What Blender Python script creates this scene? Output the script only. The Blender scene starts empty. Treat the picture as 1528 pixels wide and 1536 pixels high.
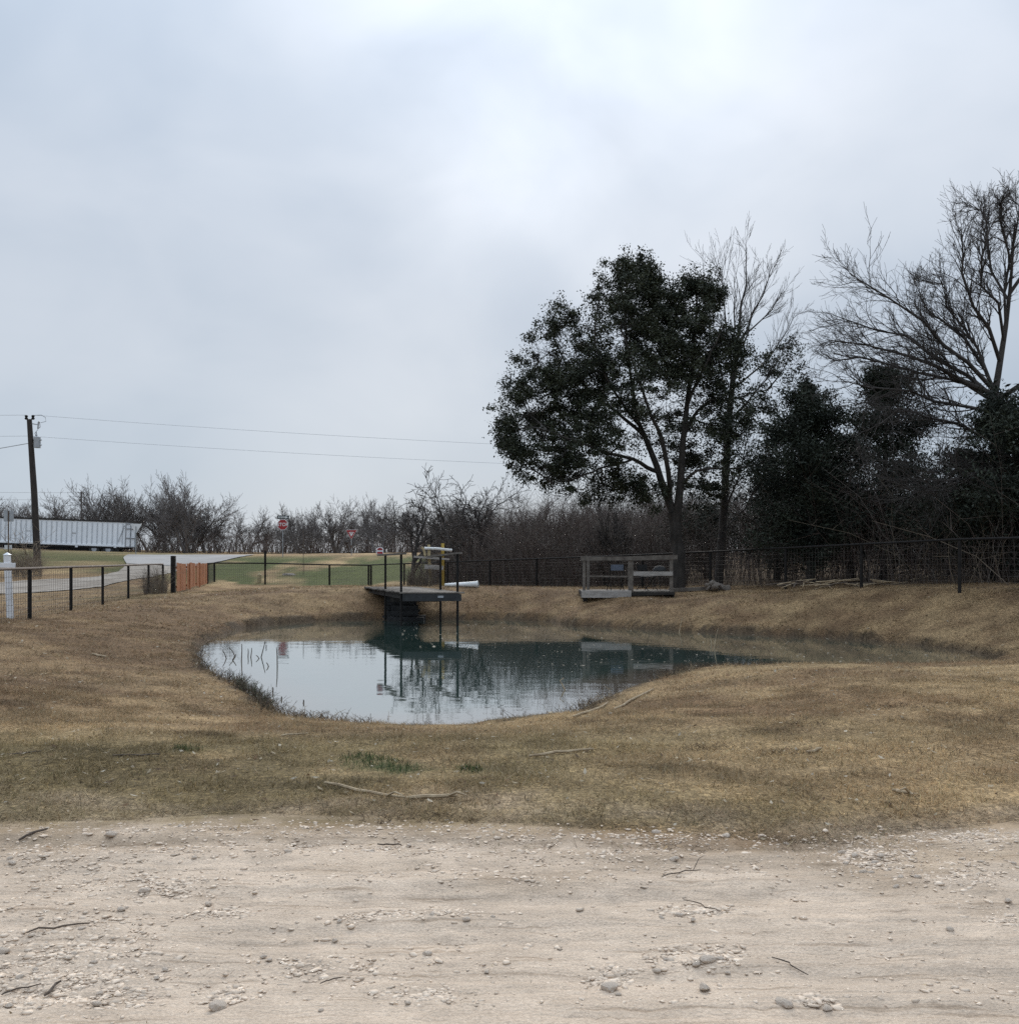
import bpy, math, random
import numpy as np
from mathutils import Vector, Matrix

R = math.radians
sc = bpy.context.scene
col = sc.collection
random.seed(7)
rng = np.random.default_rng(11)

# ------------------------------------------------------------------ camera
F = 1471.0            # focal length in photo pixels (photo is 1528 wide)
EYE = 1.5
HOR = 840.0           # photo row of eye level
cam_d = bpy.data.cameras.new('camera')
cam = bpy.data.objects.new('camera', cam_d)
col.objects.link(cam)
cam.location = (0, 0, EYE)
cam.rotation_euler = (R(90), 0, 0)
cam_d.sensor_fit = 'HORIZONTAL'
cam_d.sensor_width = 36
cam_d.lens = 36 * F / 1528
cam_d.shift_y = (HOR - 768) / 1528
cam_d.clip_start = 0.05
cam_d.clip_end = 6000
sc.camera = cam

# ------------------------------------------------------------------ world
SUN_EL, SUN_AZ = 28.0, 3.5       # degrees above horizon, degrees right of straight ahead
sun_dir = Vector((math.sin(R(SUN_AZ)) * math.cos(R(SUN_EL)), math.cos(R(SUN_AZ)) * math.cos(R(SUN_EL)), math.sin(R(SUN_EL))))
w = bpy.data.worlds.new('World')
sc.world = w
w.use_nodes = True
nt = w.node_tree
nt.nodes.clear()
def N(tree, typ, **kw):
    n = tree.nodes.new(typ)
    for k, v in kw.items():
        setattr(n, k, v)
    return n
def mth(tree, op, a, b=None, c=None, clamp=False):
    n = N(tree, 'ShaderNodeMath', operation=op, use_clamp=clamp)
    for i, v in enumerate((a, b, c)):
        if v is None:
            continue
        if isinstance(v, (int, float)):
            n.inputs[i].default_value = v
        else:
            tree.links.new(v, n.inputs[i])
    return n.outputs[0]
def ramp(tree, fac, stops, interp='LINEAR'):
    n = N(tree, 'ShaderNodeValToRGB')
    cr = n.color_ramp
    cr.interpolation = interp
    while len(cr.elements) < len(stops):
        cr.elements.new(0.5)
    for e, (p, c) in zip(cr.elements, stops):
        e.position = p
        e.color = tuple(c) + ((1,) if len(c) == 3 else ())
    tree.links.new(fac, n.inputs['Fac'])
    return n.outputs['Color']
def mixc(tree, fac, a, b, blend='MIX'):
    n = N(tree, 'ShaderNodeMix', data_type='RGBA', blend_type=blend)
    for sock, v in ((n.inputs[0], fac), (n.inputs[6], a), (n.inputs[7], b)):
        if isinstance(v, (int, float)):
            sock.default_value = v
        elif isinstance(v, (tuple, list)):
            sock.default_value = tuple(v) + ((1,) if len(v) == 3 else ())
        else:
            tree.links.new(v, sock)
    return n.outputs[2]

L = nt.links.new
tc = N(nt, 'ShaderNodeTexCoord')
sky = N(nt, 'ShaderNodeTexSky', sky_type='NISHITA')
sky.sun_disc = False
sky.sun_elevation = R(SUN_EL)
sky.sun_rotation = R(SUN_AZ)
sep = N(nt, 'ShaderNodeSeparateXYZ')
L(tc.outputs['Generated'], sep.inputs[0])
zc = mth(nt, 'MAXIMUM', sep.outputs[2], 0.0)
def cloud_noise(scale, loc, stretch, detail, rough, dist):
    mp = N(nt, 'ShaderNodeMapping')
    mp.inputs['Location'].default_value = loc
    mp.inputs['Rotation'].default_value = (0, R(-24), 0)
    mp.inputs['Scale'].default_value = stretch
    L(tc.outputs['Generated'], mp.inputs[0])
    n = N(nt, 'ShaderNodeTexNoise')
    n.inputs['Scale'].default_value = scale
    n.inputs['Detail'].default_value = detail
    n.inputs['Roughness'].default_value = rough
    n.inputs['Distortion'].default_value = dist
    L(mp.outputs[0], n.inputs['Vector'])
    return n.outputs['Fac']
big = cloud_noise(2.3, (0.35, 0.1, 0.62), (.8, 1, 1.25), 5, .42, .25)
fine = cloud_noise(6.0, (0.9, 0.4, 0.1), (.8, 1, 1.3), 4, .45, .4)
cf = mth(nt, 'ADD', mth(nt, 'MULTIPLY', big, .78), mth(nt, 'MULTIPLY', fine, .22))
# overcast cloud deck: thin and thick places, brighter overhead and towards the veiled sun
cl = ramp(nt, cf, [(0.35, (0.28, 0.35, 0.455)), (0.45, (0.36, 0.43, 0.525)), (0.54, (0.455, 0.515, 0.595)), (0.64, (0.57, 0.615, 0.68))], 'B_SPLINE')
elev = mth(nt, 'ADD', 1.0, mth(nt, 'MULTIPLY', mth(nt, 'POWER', zc, 3.0), 3.2))
dotn = N(nt, 'ShaderNodeVectorMath', operation='DOT_PRODUCT')
L(tc.outputs['Generated'], dotn.inputs[0])
dotn.inputs[1].default_value = sun_dir
dpos = mth(nt, 'MAXIMUM', dotn.outputs['Value'], 0.0)
gl1 = mth(nt, 'MULTIPLY', mth(nt, 'POWER', dpos, 80.0), mth(nt, 'MULTIPLY', fine, 0.9))
gl2 = mth(nt, 'MULTIPLY', mth(nt, 'POWER', dpos, 10.0), 0.12)
lum = mth(nt, 'ADD', elev, mth(nt, 'ADD', gl1, gl2))
lumc = N(nt, 'ShaderNodeCombineColor')
for i in range(3):
    L(lum, lumc.inputs[i])
deck_col = mixc(nt, 1.0, cl, lumc.outputs[0], 'MULTIPLY')
lowf = mth(nt, 'POWER', mth(nt, 'SUBTRACT', 1.0, zc, clamp=True), 8.0)
deck_col = mixc(nt, mth(nt, 'MULTIPLY', lowf, 0.7), deck_col, (0.50, 0.58, 0.68))
skyc = mixc(nt, 1.0, sky.outputs[0], (0.08, 0.08, 0.08), 'MULTIPLY')
allc = mixc(nt, 0.9, skyc, deck_col)
bg = N(nt, 'ShaderNodeBackground')
bg.inputs['Strength'].default_value = 0.89
L(allc, bg.inputs['Color'])
wo = N(nt, 'ShaderNodeOutputWorld')
L(bg.outputs[0], wo.inputs['Surface'])

sun_d = bpy.data.lights.new('sun', 'SUN')
sun_d.energy = 1.5
sun_d.angle = R(28)
sun_d.color = (1.0, 0.94, 0.85)
sun = bpy.data.objects.new('sun', sun_d)
col.objects.link(sun)
sun.rotation_euler = sun_dir.to_track_quat('Z', 'Y').to_euler()

sc.view_settings.view_transform = 'Standard'
sc.view_settings.look = 'None'
sc.view_settings.exposure = 0.29
sc.view_settings.gamma = 1.0
sc.view_settings.use_curve_mapping = False
sc.cycles.max_bounces = 6
sc.cycles.diffuse_bounces = 3
sc.cycles.glossy_bounces = 3
sc.cycles.use_denoising = False

# ------------------------------------------------------------------ numpy noise
def _hash(ix, iy, seed):
    h = (ix.astype(np.int64) * 374761393 + iy.astype(np.int64) * 668265263 + seed * 1442695041) & 0xFFFFFFFF
    h = ((h ^ (h >> 13)) * 1274126177) & 0xFFFFFFFF
    h = (h ^ (h >> 16)) & 0xFFFFFFFF
    return h / 4294967295.0
def vnoise(x, y, seed=0):
    x = np.asarray(x, float); y = np.asarray(y, float)
    x0 = np.floor(x); y0 = np.floor(y)
    fx = x - x0; fy = y - y0
    fx = fx * fx * (3 - 2 * fx); fy = fy * fy * (3 - 2 * fy)
    a = _hash(x0, y0, seed); b = _hash(x0 + 1, y0, seed); c = _hash(x0, y0 + 1, seed); d = _hash(x0 + 1, y0 + 1, seed)
    return (a * (1 - fx) + b * fx) * (1 - fy) + (c * (1 - fx) + d * fx) * fy
def fbm(x, y, seed=0, o=4):
    s = 0; a = 0.5; t = 0
    for i in range(o):
        s = s + a * vnoise(x * 2 ** i + 17.3 * i, y * 2 ** i - 9.1 * i, seed + i); t += a; a *= 0.5
    return s / t
def sst(a, b, x):
    t = np.clip((x - a) / (b - a), 0, 1)
    return t * t * (3 - 2 * t)

# ------------------------------------------------------------------ terrain
ZW = -0.40            # pond surface
HW = EYE - ZW
pond_px = [(296,985),(300,966),(325,953),(368,941),(410,936),(483,931),(568,929),(653,929),(759,929),(823,932),(860,938),(925,941),(991,945),
           (1122,951),(1253,957),(1363,966),(1440,975),(1488,985),(1502,993),(1470,1001),(1340,1003),(1166,1002),(1044,1004),(1013,1013),(965,1025),(920,1040),
           (890,1055),(865,1068),(820,1074),(772,1079),(695,1088),(610,1089),(525,1085),(474,1081),(432,1076),(402,1065),(393,1053),(372,1040),(355,1028),(325,1012),(304,999)]
pond = np.array([((x - 764) / F * (HW * F / (y - HOR)), HW * F / (y - HOR)) for x, y in pond_px])
def pond_sd(X, Y):
    """distance to the waterline, negative over the pond"""
    P = np.stack([np.ravel(X), np.ravel(Y)], 1)
    d2 = np.full(len(P), 1e9); ins = np.zeros(len(P), bool)
    n = len(pond)
    for i in range(n):
        a = pond[i]; b = pond[(i + 1) % n]
        e = b - a; v = P - a
        t = np.clip(v @ e / (e @ e), 0, 1)
        q = v - t[:, None] * e
        d2 = np.minimum(d2, (q ** 2).sum(1))
        c = ((a[1] > P[:, 1]) != (b[1] > P[:, 1])) & (P[:, 0] < (b[0] - a[0]) * (P[:, 1] - a[1]) / (b[1] - a[1] + 1e-12) + a[0])
        ins ^= c
    d = np.sqrt(d2)
    return np.where(ins, -d, d).reshape(np.shape(X))

ctrl = np.array([
 (0,0,0),(-6,0,0),(6,0,0),(-6,6,0),(6,6,0),(0,8,0),(-14,8,.05),(14,8,.04),(-30,0,0),(30,0,.05),(0,-20,0),(-30,-20,0),(30,-20,0),(0,14,0),(5,14,0),
 (-9,14,.07),(-11.2,22.9,.1),(-14.3,41,.1),(-12.5,30,.1),(-20,25,.12),(-10,18,.08),
 (-21.9,43,.3),(-19,46,.5),(-19.8,52,.85),(-20.5,58,1.1),(-27,85,2.0),(-26.4,55,1.13),(-45,60,1.7),(-45,95,2.2),(-36,95,1.85),(-36,85,2.2),(-46,85,2.5),(-60,95,3.2),
 (-5,34.5,.52),(-8.7,36,.42),(0,34.5,.5),(2.6,38.5,.36),(6,34.6,.46),(8.5,30.2,.56),(11.1,24,.80),(2.3,31,.27),(5.2,31,.30),(5.5,33.5,.46),(2.4,34,.44),(7.6,28.5,.50),(13,20,.7),(20,20,.9),(20,30,1.0),(14,15,.35),
 (-15,50,.2),(-8,47,.15),(-7,50,.2),(-8,62,1.15),(-8,75,1.95),(-18,75,1.85),(5,45,.45),(10,40,.8),(20,45,1.2),(10,70,1.8),(30,70,1.8),(0,100,2.15),(-30,110,2.3),
 (30,110,2.3),(60,60,1.8),(60,0,.5),(-60,0,.2),(60,110,2.4),(-60,125,3.1),(-60,60,1.9),(-60,30,.6),(0,125,2.2),(-20,125,2.3)], float)
def _tps_k(r2):
    return np.where(r2 > 1e-9, r2 * np.log(r2 + 1e-12), 0)
def _tps_fit():
    n = len(ctrl); P = ctrl[:, :2] / 30.0
    K = _tps_k(((P[:, None] - P[None]) ** 2).sum(2)) + np.eye(n) * 0.002
    Q = np.hstack([np.ones((n, 1)), P])
    A = np.zeros((n + 3, n + 3)); A[:n, :n] = K; A[:n, n:] = Q; A[n:, :n] = Q.T
    return np.linalg.solve(A, np.concatenate([ctrl[:, 2], np.zeros(3)])), P
_tw, _tp = _tps_fit()
def base_h(X, Y):
    x = np.clip(np.ravel(X), -60, 60) / 30.0; y = np.clip(np.ravel(Y), -20, 125) / 30.0
    out = _tw[-3] + _tw[-2] * x + _tw[-1] * y
    for i in range(len(_tp)):
        out = out + _tw[i] * _tps_k((x - _tp[i, 0]) ** 2 + (y - _tp[i, 1]) ** 2)
    return out.reshape(np.shape(X))
_ex = np.array([-9, -2.8, -1.35, 0, .83, 1.62, 2.25, 2.8, 9]); _ey = np.array([5.3, 5.38, 5.52, 5.32, 5.13, 4.92, 5.19, 5.35, 5.3])
def track_edge(X):
    return np.interp(X, _ex, _ey) + 0.10 * (fbm(X * 2.3, X * 0 + 3.1, 5) - 0.5) + 0.05 * (vnoise(X * 11, X * 0 + 1.7, 9) - .5)
def height(X, Y, detail=True):
    X = np.asarray(X, float); Y = np.asarray(Y, float)
    B = base_h(X, Y)
    s = pond_sd(X, Y)
    s2 = s + (0.22 * (fbm(X * 1.1, Y * 1.1, 41, 3) - .5) + 0.1 * (vnoise(X * 4, Y * 4, 43) - .5)) * np.clip(1 - np.abs(s) / 3, 0, 1)
    W = np.interp(Y, [12, 17, 22, 28], [5.4, 5.6, 4.2, 3.0])
    W = np.where(X < -6, np.maximum(W, np.interp(Y, [10, 24, 30], [4.4, 4.6, 3.2])), W)
    t = np.clip(s2 / W, 0, 1)
    p = 1.5 * t - 0.5 * t ** 3
    steep = np.interp(Y, [18, 22, 28], [0.0, 0.05, 0.10]) * sst(0, 0.12, s2) * (1 - t)
    z = np.where(s2 > 0, ZW + (B - ZW) * p + steep + 0.03 * sst(0, 0.1, s2), ZW - np.minimum(-s2 * 0.45, 1.3))
    if detail:
        grass = sst(0.1, 1.0, Y - track_edge(X)) * np.clip((s2 + .2) / 0.6, 0, 1)
        z = z + grass * (0.10 * (fbm(X * .55, Y * .55, 61, 3) - .5) + 0.055 * (fbm(X * 2.2, Y * 2.2, 63, 3) - .5)) * np.clip(60 / (np.abs(Y) + 20), .4, 1)
    return z
def hz(x, y):
    return float(height(np.array([x]), np.array([y]))[0])
def at(px, py, Y):
    """the point at depth Y seen at photo pixel (px, py)"""
    return Vector(((px - 764) / F * Y, Y, EYE + (HOR - py) / F * Y))
def gp(px, Y):
    """ground point at depth Y in photo column px"""
    x = (px - 764) / F * Y
    return Vector((x, Y, hz(x, Y)))
def hit(px, py, lo=2.5, hi=140.0):
    """where the sight line through a photo pixel meets the ground"""
    d = np.exp(np.linspace(math.log(lo), math.log(hi), 1500))
    X = (px - 764) / F * d; Z = EYE + (HOR - py) / F * d
    k = np.argmax(height(X, d) >= Z)
    return Vector((X[k], d[k], Z[k]))

# ------------------------------------------------------------------ object helpers
def tag(o, label=None, cat=None, group=None, kind=None):
    if label: o['label'] = label
    if cat: o['category'] = cat
    if group: o['group'] = group
    if kind: o['kind'] = kind
    return o
def thing(name, label, cat, loc=(0, 0, 0), rz=0.0, group=None):
    o = bpy.data.objects.new(name, None)
    o.empty_display_size = 0.2
    col.objects.link(o)
    o.location = loc
    o.rotation_euler = (0, 0, rz)
    return tag(o, label, cat, group)
def copy_tree(o, parent=None):
    c = o.copy()
    col.objects.link(c)
    c.parent = parent
    for ch in [x for x in kids.get(o.name, [])]:
        kids.setdefault(c.name, []).append(copy_tree(ch, c))
    return c
kids = {}
def link(name, me, mat, parent=None):
    o = bpy.data.objects.new(name, me)
    col.objects.link(o)
    if mat and not me.materials:
        me.materials.append(mat)
    if parent:
        o.parent = parent
        kids.setdefault(parent.name, []).append(o)
    return o
def mesh_np(name, V, Fc, smooth=False):
    """mesh from arrays; Fc is a list of (M,k) index arrays"""
    me = bpy.data.meshes.new(name)
    V = np.asarray(V, np.float32)
    me.vertices.add(len(V)); me.vertices.foreach_set('co', V.ravel())
    Fc = [np.asarray(f, np.int32) for f in Fc if len(f)]
    loops = np.concatenate([f.ravel() for f in Fc])
    tot = np.concatenate([np.full(len(f), f.shape[1], np.int32) for f in Fc])
    start = np.concatenate([[0], np.cumsum(tot)[:-1]]).astype(np.int32)
    me.loops.add(len(loops)); me.loops.foreach_set('vertex_index', loops)
    me.polygons.add(len(tot)); me.polygons.foreach_set('loop_start', start); me.polygons.foreach_set('loop_total', tot)
    me.update(calc_edges=True)
    me.validate()
    if smooth:
        me.polygons.foreach_set('use_smooth', np.ones(len(me.polygons), bool))
    return me
def set_col(me, C, name='Col'):
    a = me.attributes.new(name, 'FLOAT_COLOR', 'POINT')
    C = np.asarray(C, np.float32)
    if C.shape[1] == 3:
        C = np.hstack([C, np.ones((len(C), 1), np.float32)])
    a.data.foreach_set('color', C.ravel())
def set_f(me, name, v):
    a = me.attributes.new(name, 'FLOAT', 'POINT')
    a.data.foreach_set('value', np.asarray(v, np.float32))
class MB:
    def __init__(s): s.v = []; s.f = []
    def add(s, vs, fs):
        k = len(s.v)
        s.v += [tuple(v) for v in vs]
        s.f += [tuple(i + k for i in f) for f in fs]
        return s
    def box(s, c, d, M=None, jit=0.0):
        x, y, z = d[0] / 2, d[1] / 2, d[2] / 2
        vs = [Vector((a * x, b * y, e * z)) for e in (-1, 1) for b in (-1, 1) for a in (-1, 1)]
        if jit: vs = [v + Vector((random.uniform(-jit, jit) for _ in range(3))) for v in vs]
        if M is not None: vs = [M @ v for v in vs]
        c = Vector(c)
        return s.add([v + c for v in vs], [(0, 2, 3, 1), (4, 5, 7, 6), (0, 1, 5, 4), (2, 6, 7, 3), (0, 4, 6, 2), (1, 3, 7, 5)])
    def bar(s, p, q, wd, ht, up=(0, 0, 1)):
        """rectangular bar from p to q, wd across, ht along up"""
        p = Vector(p); q = Vector(q); d = q - p; ln = d.length; d.normalize()
        u = Vector(up); a = d.cross(u)
        if a.length < 1e-4: a = d.cross(Vector((1, 0, 0)))
        a.normalize(); u = a.cross(d)
        M = Matrix((d, a, u)).transposed()
        return s.box((p + q) / 2, (ln, wd, ht), M)
    def tube(s, pts, r, n=8, cap=True):
        pts = [Vector(p) for p in pts]
        if not hasattr(r, '__len__'): r = [r] * len(pts)
        k = len(s.v); ref = None
        for i, p in enumerate(pts):
            d = (pts[min(i + 1, len(pts) - 1)] - pts[max(i - 1, 0)]).normalized()
            if ref is None:
                ref = Vector((0, 0, 1)) if abs(d.z) < .9 else Vector((1, 0, 0))
            a = d.cross(ref).normalized(); b = d.cross(a)
            for j in range(n):
                t = 2 * math.pi * j / n
                s.v.append(tuple(p + (a * math.cos(t) + b * math.sin(t)) * r[i]))
        for i in range(len(pts) - 1):
            for j in range(n):
                a0 = k + i * n + j; a1 = k + i * n + (j + 1) % n
                s.f.append((a0, a1, a1 + n, a0 + n))
        if cap:
            s.f.append(tuple(k + j for j in range(n))[::-1]); e = k + (len(pts) - 1) * n
            s.f.append(tuple(e + j for j in range(n)))
        return s
    def prism(s, poly, y0, y1):
        """polygon in x,z extruded along y"""
        n = len(poly)
        vs = [(x, y0, z) for x, z in poly] + [(x, y1, z) for x, z in poly]
        fs = [tuple(range(n)), tuple(range(2 * n - 1, n - 1, -1))] + [(i, i + n, (i + 1) % n + n, (i + 1) % n) for i in range(n)]
        return s.add(vs, fs)
    def build(s, name, mat, parent=None, world=True, smooth=False, bevel=0.0):
        me = bpy.data.meshes.new(name)
        o = Vector(parent.location) if parent and world and parent.type == 'EMPTY' else Vector((0, 0, 0))
        if parent and world and parent.parent: o = Vector(parent.parent.location)
        me.from_pydata([tuple(Vector(v) - o) for v in s.v], [], s.f)
        me.update()
        ob = link(name, me, mat, parent)
        if smooth:
            me.polygons.foreach_set('use_smooth', np.ones(len(me.polygons), bool))
            me.set_sharp_from_angle(angle=R(40))
        if bevel:
            m = ob.modifiers.new('bevel', 'BEVEL'); m.width = bevel; m.segments = 1; m.limit_method = 'ANGLE'
        return ob
def tubes_np(P, Rr, sides):
    """P (n,k,3) polylines, Rr (n,k) radii -> verts, quads"""
    n, k, _ = P.shape
    D = np.empty_like(P); D[:, 1:-1] = P[:, 2:] - P[:, :-2]; D[:, 0] = P[:, 1] - P[:, 0]; D[:, -1] = P[:, -1] - P[:, -2]
    D /= np.linalg.norm(D, axis=2, keepdims=True) + 1e-9
    ref = np.where(np.abs(D[:, :1, 2:3]) < .8, np.array([0, 0, 1.0]), np.array([1.0, 0, 0]))
    A = np.cross(D, np.broadcast_to(ref, D.shape)); A /= np.linalg.norm(A, axis=2, keepdims=True) + 1e-9
    B = np.cross(D, A)
    t = np.arange(sides) * 2 * np.pi / sides
    V = P[:, :, None] + Rr[:, :, None, None] * (A[:, :, None] * np.cos(t)[:, None] + B[:, :, None] * np.sin(t)[:, None])
    base = (np.arange(n) * k * sides)[:, None, None]
    i = (np.arange(k - 1) * sides)[None, :, None]; j = np.arange(sides)[None, None, :]; j2 = (j + 1) % sides
    Q = np.stack([base + i + j, base + i + j2, base + i + sides + j2, base + i + sides + j], -1).reshape(-1, 4)
    return V.reshape(-1, 3), Q
def merge(parts):
    Vs, Qs, k = [], [], 0
    for V, Q in parts:
        Vs.append(V); Qs.append(Q + k); k += len(V)
    return np.concatenate(Vs), np.concatenate(Qs)

# ------------------------------------------------------------------ materials
def mat(name, c1, c2=None, scale=6.0, rough=0.8, bump=0.0, bscale=None, stretch=(1, 1, 1), metal=0.0, spec=0.5, attr=None, c3=None, island=0.0, coord='Object'):
    m = bpy.data.materials.new(name)
    m.use_nodes = True
    t = m.node_tree
    bs = t.nodes['Principled BSDF']
    tc = N(t, 'ShaderNodeTexCoord')
    mp = N(t, 'ShaderNodeMapping')
    mp.inputs['Scale'].default_value = stretch
    if coord == 'World':
        g = N(t, 'ShaderNodeNewGeometry'); t.links.new(g.outputs['Position'], mp.inputs[0])
    else:
        t.links.new(tc.outputs[coord], mp.inputs[0])
    nz = N(t, 'ShaderNodeTexNoise')
    nz.inputs['Scale'].default_value = scale
    nz.inputs['Detail'].default_value = 6
    nz.inputs['Roughness'].default_value = 0.6
    t.links.new(mp.outputs[0], nz.inputs['Vector'])
    if attr:
        a = N(t, 'ShaderNodeAttribute', attribute_name=attr)
        lo = mixc(t, 1.0, a.outputs['Color'], (0.78, 0.78, 0.78), 'MULTIPLY')
        hi = mixc(t, 1.0, a.outputs['Color'], (1.25, 1.25, 1.25), 'MULTIPLY')
        f = ramp(t, nz.outputs['Fac'], [(0.35, (0, 0, 0)), (0.65, (1, 1, 1))])
        c = mixc(t, f, lo, hi)
    else:
        st = [(0.35, c1), (0.65, c2 or c1)]
        if c3: st.append((0.76, c3))
        c = ramp(t, nz.outputs['Fac'], st)
    if island:
        g = N(t, 'ShaderNodeNewGeometry')
        f = mth(t, 'ADD', 1 - island, mth(t, 'MULTIPLY', g.outputs['Random Per Island'], 2 * island))
        cc = N(t, 'ShaderNodeCombineColor')
        for i in range(3): t.links.new(f, cc.inputs[i])
        c = mixc(t, 1.0, c, cc.outputs[0], 'MULTIPLY')
    t.links.new(c, bs.inputs['Base Color'])
    bs.inputs['Roughness'].default_value = rough
    bs.inputs['Metallic'].default_value = metal
    bs.inputs['Specular IOR Level'].default_value = spec
    if bump:
        nb = N(t, 'ShaderNodeTexNoise')
        nb.inputs['Scale'].default_value = bscale or scale * 4
        nb.inputs['Detail'].default_value = 5
        t.links.new(mp.outputs[0], nb.inputs['Vector'])
        b = N(t, 'ShaderNodeBump')
        b.inputs['Strength'].default_value = bump
        b.inputs['Distance'].default_value = 0.02
        t.links.new(nb.outputs['Fac'], b.inputs['Height'])
        t.links.new(b.outputs[0], bs.inputs['Normal'])
    return m
M = {}
M['black_steel'] = mat('black_steel', (.010, .0095, .009), (.022, .019, .017), 9, .75, .2, spec=.2)
M['rust_steel'] = mat('rust_steel', (.07, .05, .038), (.14, .10, .075), 5, .75, .3)
M['wire'] = mat('wire', (.06, .05, .045), (.10, .085, .07), 3, .7)
M['weathered'] = mat('weathered_wood', (.075, .062, .05), (.15, .13, .108), 5, .85, .5, 20, (1, 1, 1), island=.2, c3=(.26, .235, .2))
M['dark_wood'] = mat('dark_wood', (.016, .014, .012), (.04, .034, .028), 4, .9, .5, 18)
M['pale_wood'] = mat('pale_wood', (.24, .22, .195), (.38, .35, .32), 6, .85, .5, 22, (.6, 3, 3))
M['cedar_wood'] = mat('orange_wood', (.25, .080, .030), (.44, .175, .068), 7, .6, .3, 25, (3, 3, .5), island=.42)
M['pole_wood'] = mat('pole_wood', (.02, .016, .014), (.05, .04, .034), 4, .9, .5, 16, (6, 6, .6))
M['galv'] = mat('galvanised', (.28, .29, .30), (.40, .41, .42), 5, .45, metal=.5)
M['grey_paint'] = mat('grey_paint', (.30, .32, .34), (.40, .42, .44), 4, .5)
M['white'] = mat('white_paint', (.66, .67, .68), (.80, .80, .80), 3, .5)
M['dirty_white'] = mat('dirty_white', (.76, .78, .79), (.84, .85, .85), .8, .5, .1, c3=(.62, .61, .59))
M['rubber'] = mat('rubber', (.015, .015, .015), (.03, .03, .03), 6, .8)
M['red'] = mat('sign_red', (.30, .012, .015), (.36, .018, .02), 4, .4)
M['sign_white'] = mat('sign_white', (.62, .62, .62), (.74, .74, .74), 4, .4)
M['sign_black'] = mat('sign_black', (.012, .02, .022), (.025, .035, .037), 4, .4)
M['yellow'] = mat('yellow_paint', (.36, .245, .04), (.48, .34, .07), 5, .6, .2)
M['tan_post'] = mat('tan_post', (.32, .25, .13), (.46, .38, .22), 5, .75, .3)
M['pvc'] = mat('white_pipe', (.60, .60, .57), (.75, .75, .73), 3, .4)
M['blue_seat'] = mat('blue_seat', (.07, .085, .11), (.11, .13, .17), 6, .6)
M['rock'] = mat('pale_rock', (.52, .42, .325), (.66, .555, .45), 9, .9, .6, 30, c3=(.70, .65, .59))
M['grey_rock'] = mat('grey_rock', (.42, .355, .29), (.56, .48, .40), 9, .9, .6, 30)
M['stick'] = mat('dry_stick', (.24, .17, .10), (.42, .33, .21), 7, .85, .3, 30)
M['dark_stick'] = mat('dark_stick', (.06, .045, .035), (.12, .09, .065), 7, .9, .3, 30)
M['oak_bark'] = mat('oak_bark', (.022, .019, .016), (.055, .047, .04), 5, .95, .8, 16, (1.6, 1.6, .5))
M['grey_bark'] = mat('grey_bark', (.03, .026, .023), (.065, .056, .05), 4, .95, .5, 14)
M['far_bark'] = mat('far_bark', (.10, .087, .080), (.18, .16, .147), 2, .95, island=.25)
M['brush'] = mat('brush_twigs', (.1, .1, .1), attr='Col', rough=.95, scale=3)
M['oak_leaf'] = mat('oak_leaf', (.015, .020, .011), (.046, .052, .028), 1.3, .6, spec=.25, island=.35)
M['cedar_leaf'] = mat('cedar_leaf', (.010, .014, .010), (.034, .042, .026), .8, .75, spec=.3, island=.35)
M['grass'] = mat('grass_blades', (.1, .1, .1), attr='Col', rough=.85, scale=.7, spec=.2, coord='World', island=.18)
def translucent(m, f):
    t = m.node_tree; bs = t.nodes['Principled BSDF']; tr = N(t, 'ShaderNodeBsdfTranslucent'); mx = N(t, 'ShaderNodeMixShader')
    mx.inputs[0].default_value = f
    t.links.new(bs.inputs['Base Color'].links[0].from_socket, tr.inputs['Color'])
    t.links.new(bs.outputs[0], mx.inputs[1]); t.links.new(tr.outputs[0], mx.inputs[2]); t.links.new(mx.outputs[0], t.nodes['Material Output'].inputs['Surface'])
translucent(M['grass'], .4)
M['ground'] = mat('ground_cover', (.1, .1, .1), attr='Col', rough=.95, scale=26, bump=.9, bscale=60, spec=.15, coord='World')
def ground_detail(m):
    t = m.node_tree; bs = t.nodes['Principled BSDF']; src = bs.inputs['Base Color'].links[0].from_socket
    g = N(t, 'ShaderNodeNewGeometry')
    def ns(scale, stretch):
        mp = N(t, 'ShaderNodeMapping'); mp.inputs['Scale'].default_value = stretch; mp.inputs['Rotation'].default_value = (0, 0, .5)
        t.links.new(g.outputs['Position'], mp.inputs[0])
        n = N(t, 'ShaderNodeTexNoise'); n.inputs['Scale'].default_value = scale; n.inputs['Detail'].default_value = 5; n.inputs['Roughness'].default_value = .7; n.inputs['Distortion'].default_value = 1.2
        t.links.new(mp.outputs[0], n.inputs['Vector']); return n.outputs['Fac']
    c = mixc(t, 1.0, src, ramp(t, ns(45, (1, .35, 1)), [(.36, (.50, .47, .44)), (.5, (.95, .95, .95)), (.66, (1.55, 1.5, 1.4))]), 'MULTIPLY')
    c = mixc(t, 1.0, c, ramp(t, ns(38, (.3, 1, 1)), [(.36, (.62, .60, .57)), (.5, (1, 1, 1)), (.66, (1.35, 1.32, 1.28))]), 'MULTIPLY')
    t.links.new(c, bs.inputs['Base Color'])
    for n in t.nodes:
        if n.type == 'BUMP': n.inputs['Strength'].default_value = 1.0; n.inputs['Distance'].default_value = .035
ground_detail(M['ground'])
M['road'] = mat('asphalt', (.19, .18, .17), (.28, .265, .25), .35, .9, .3, 20, coord='World')
M['drive'] = mat('drive_gravel', (.20, .165, .13), (.30, .26, .215), .8, .95, .4, 14, coord='World')

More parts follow.
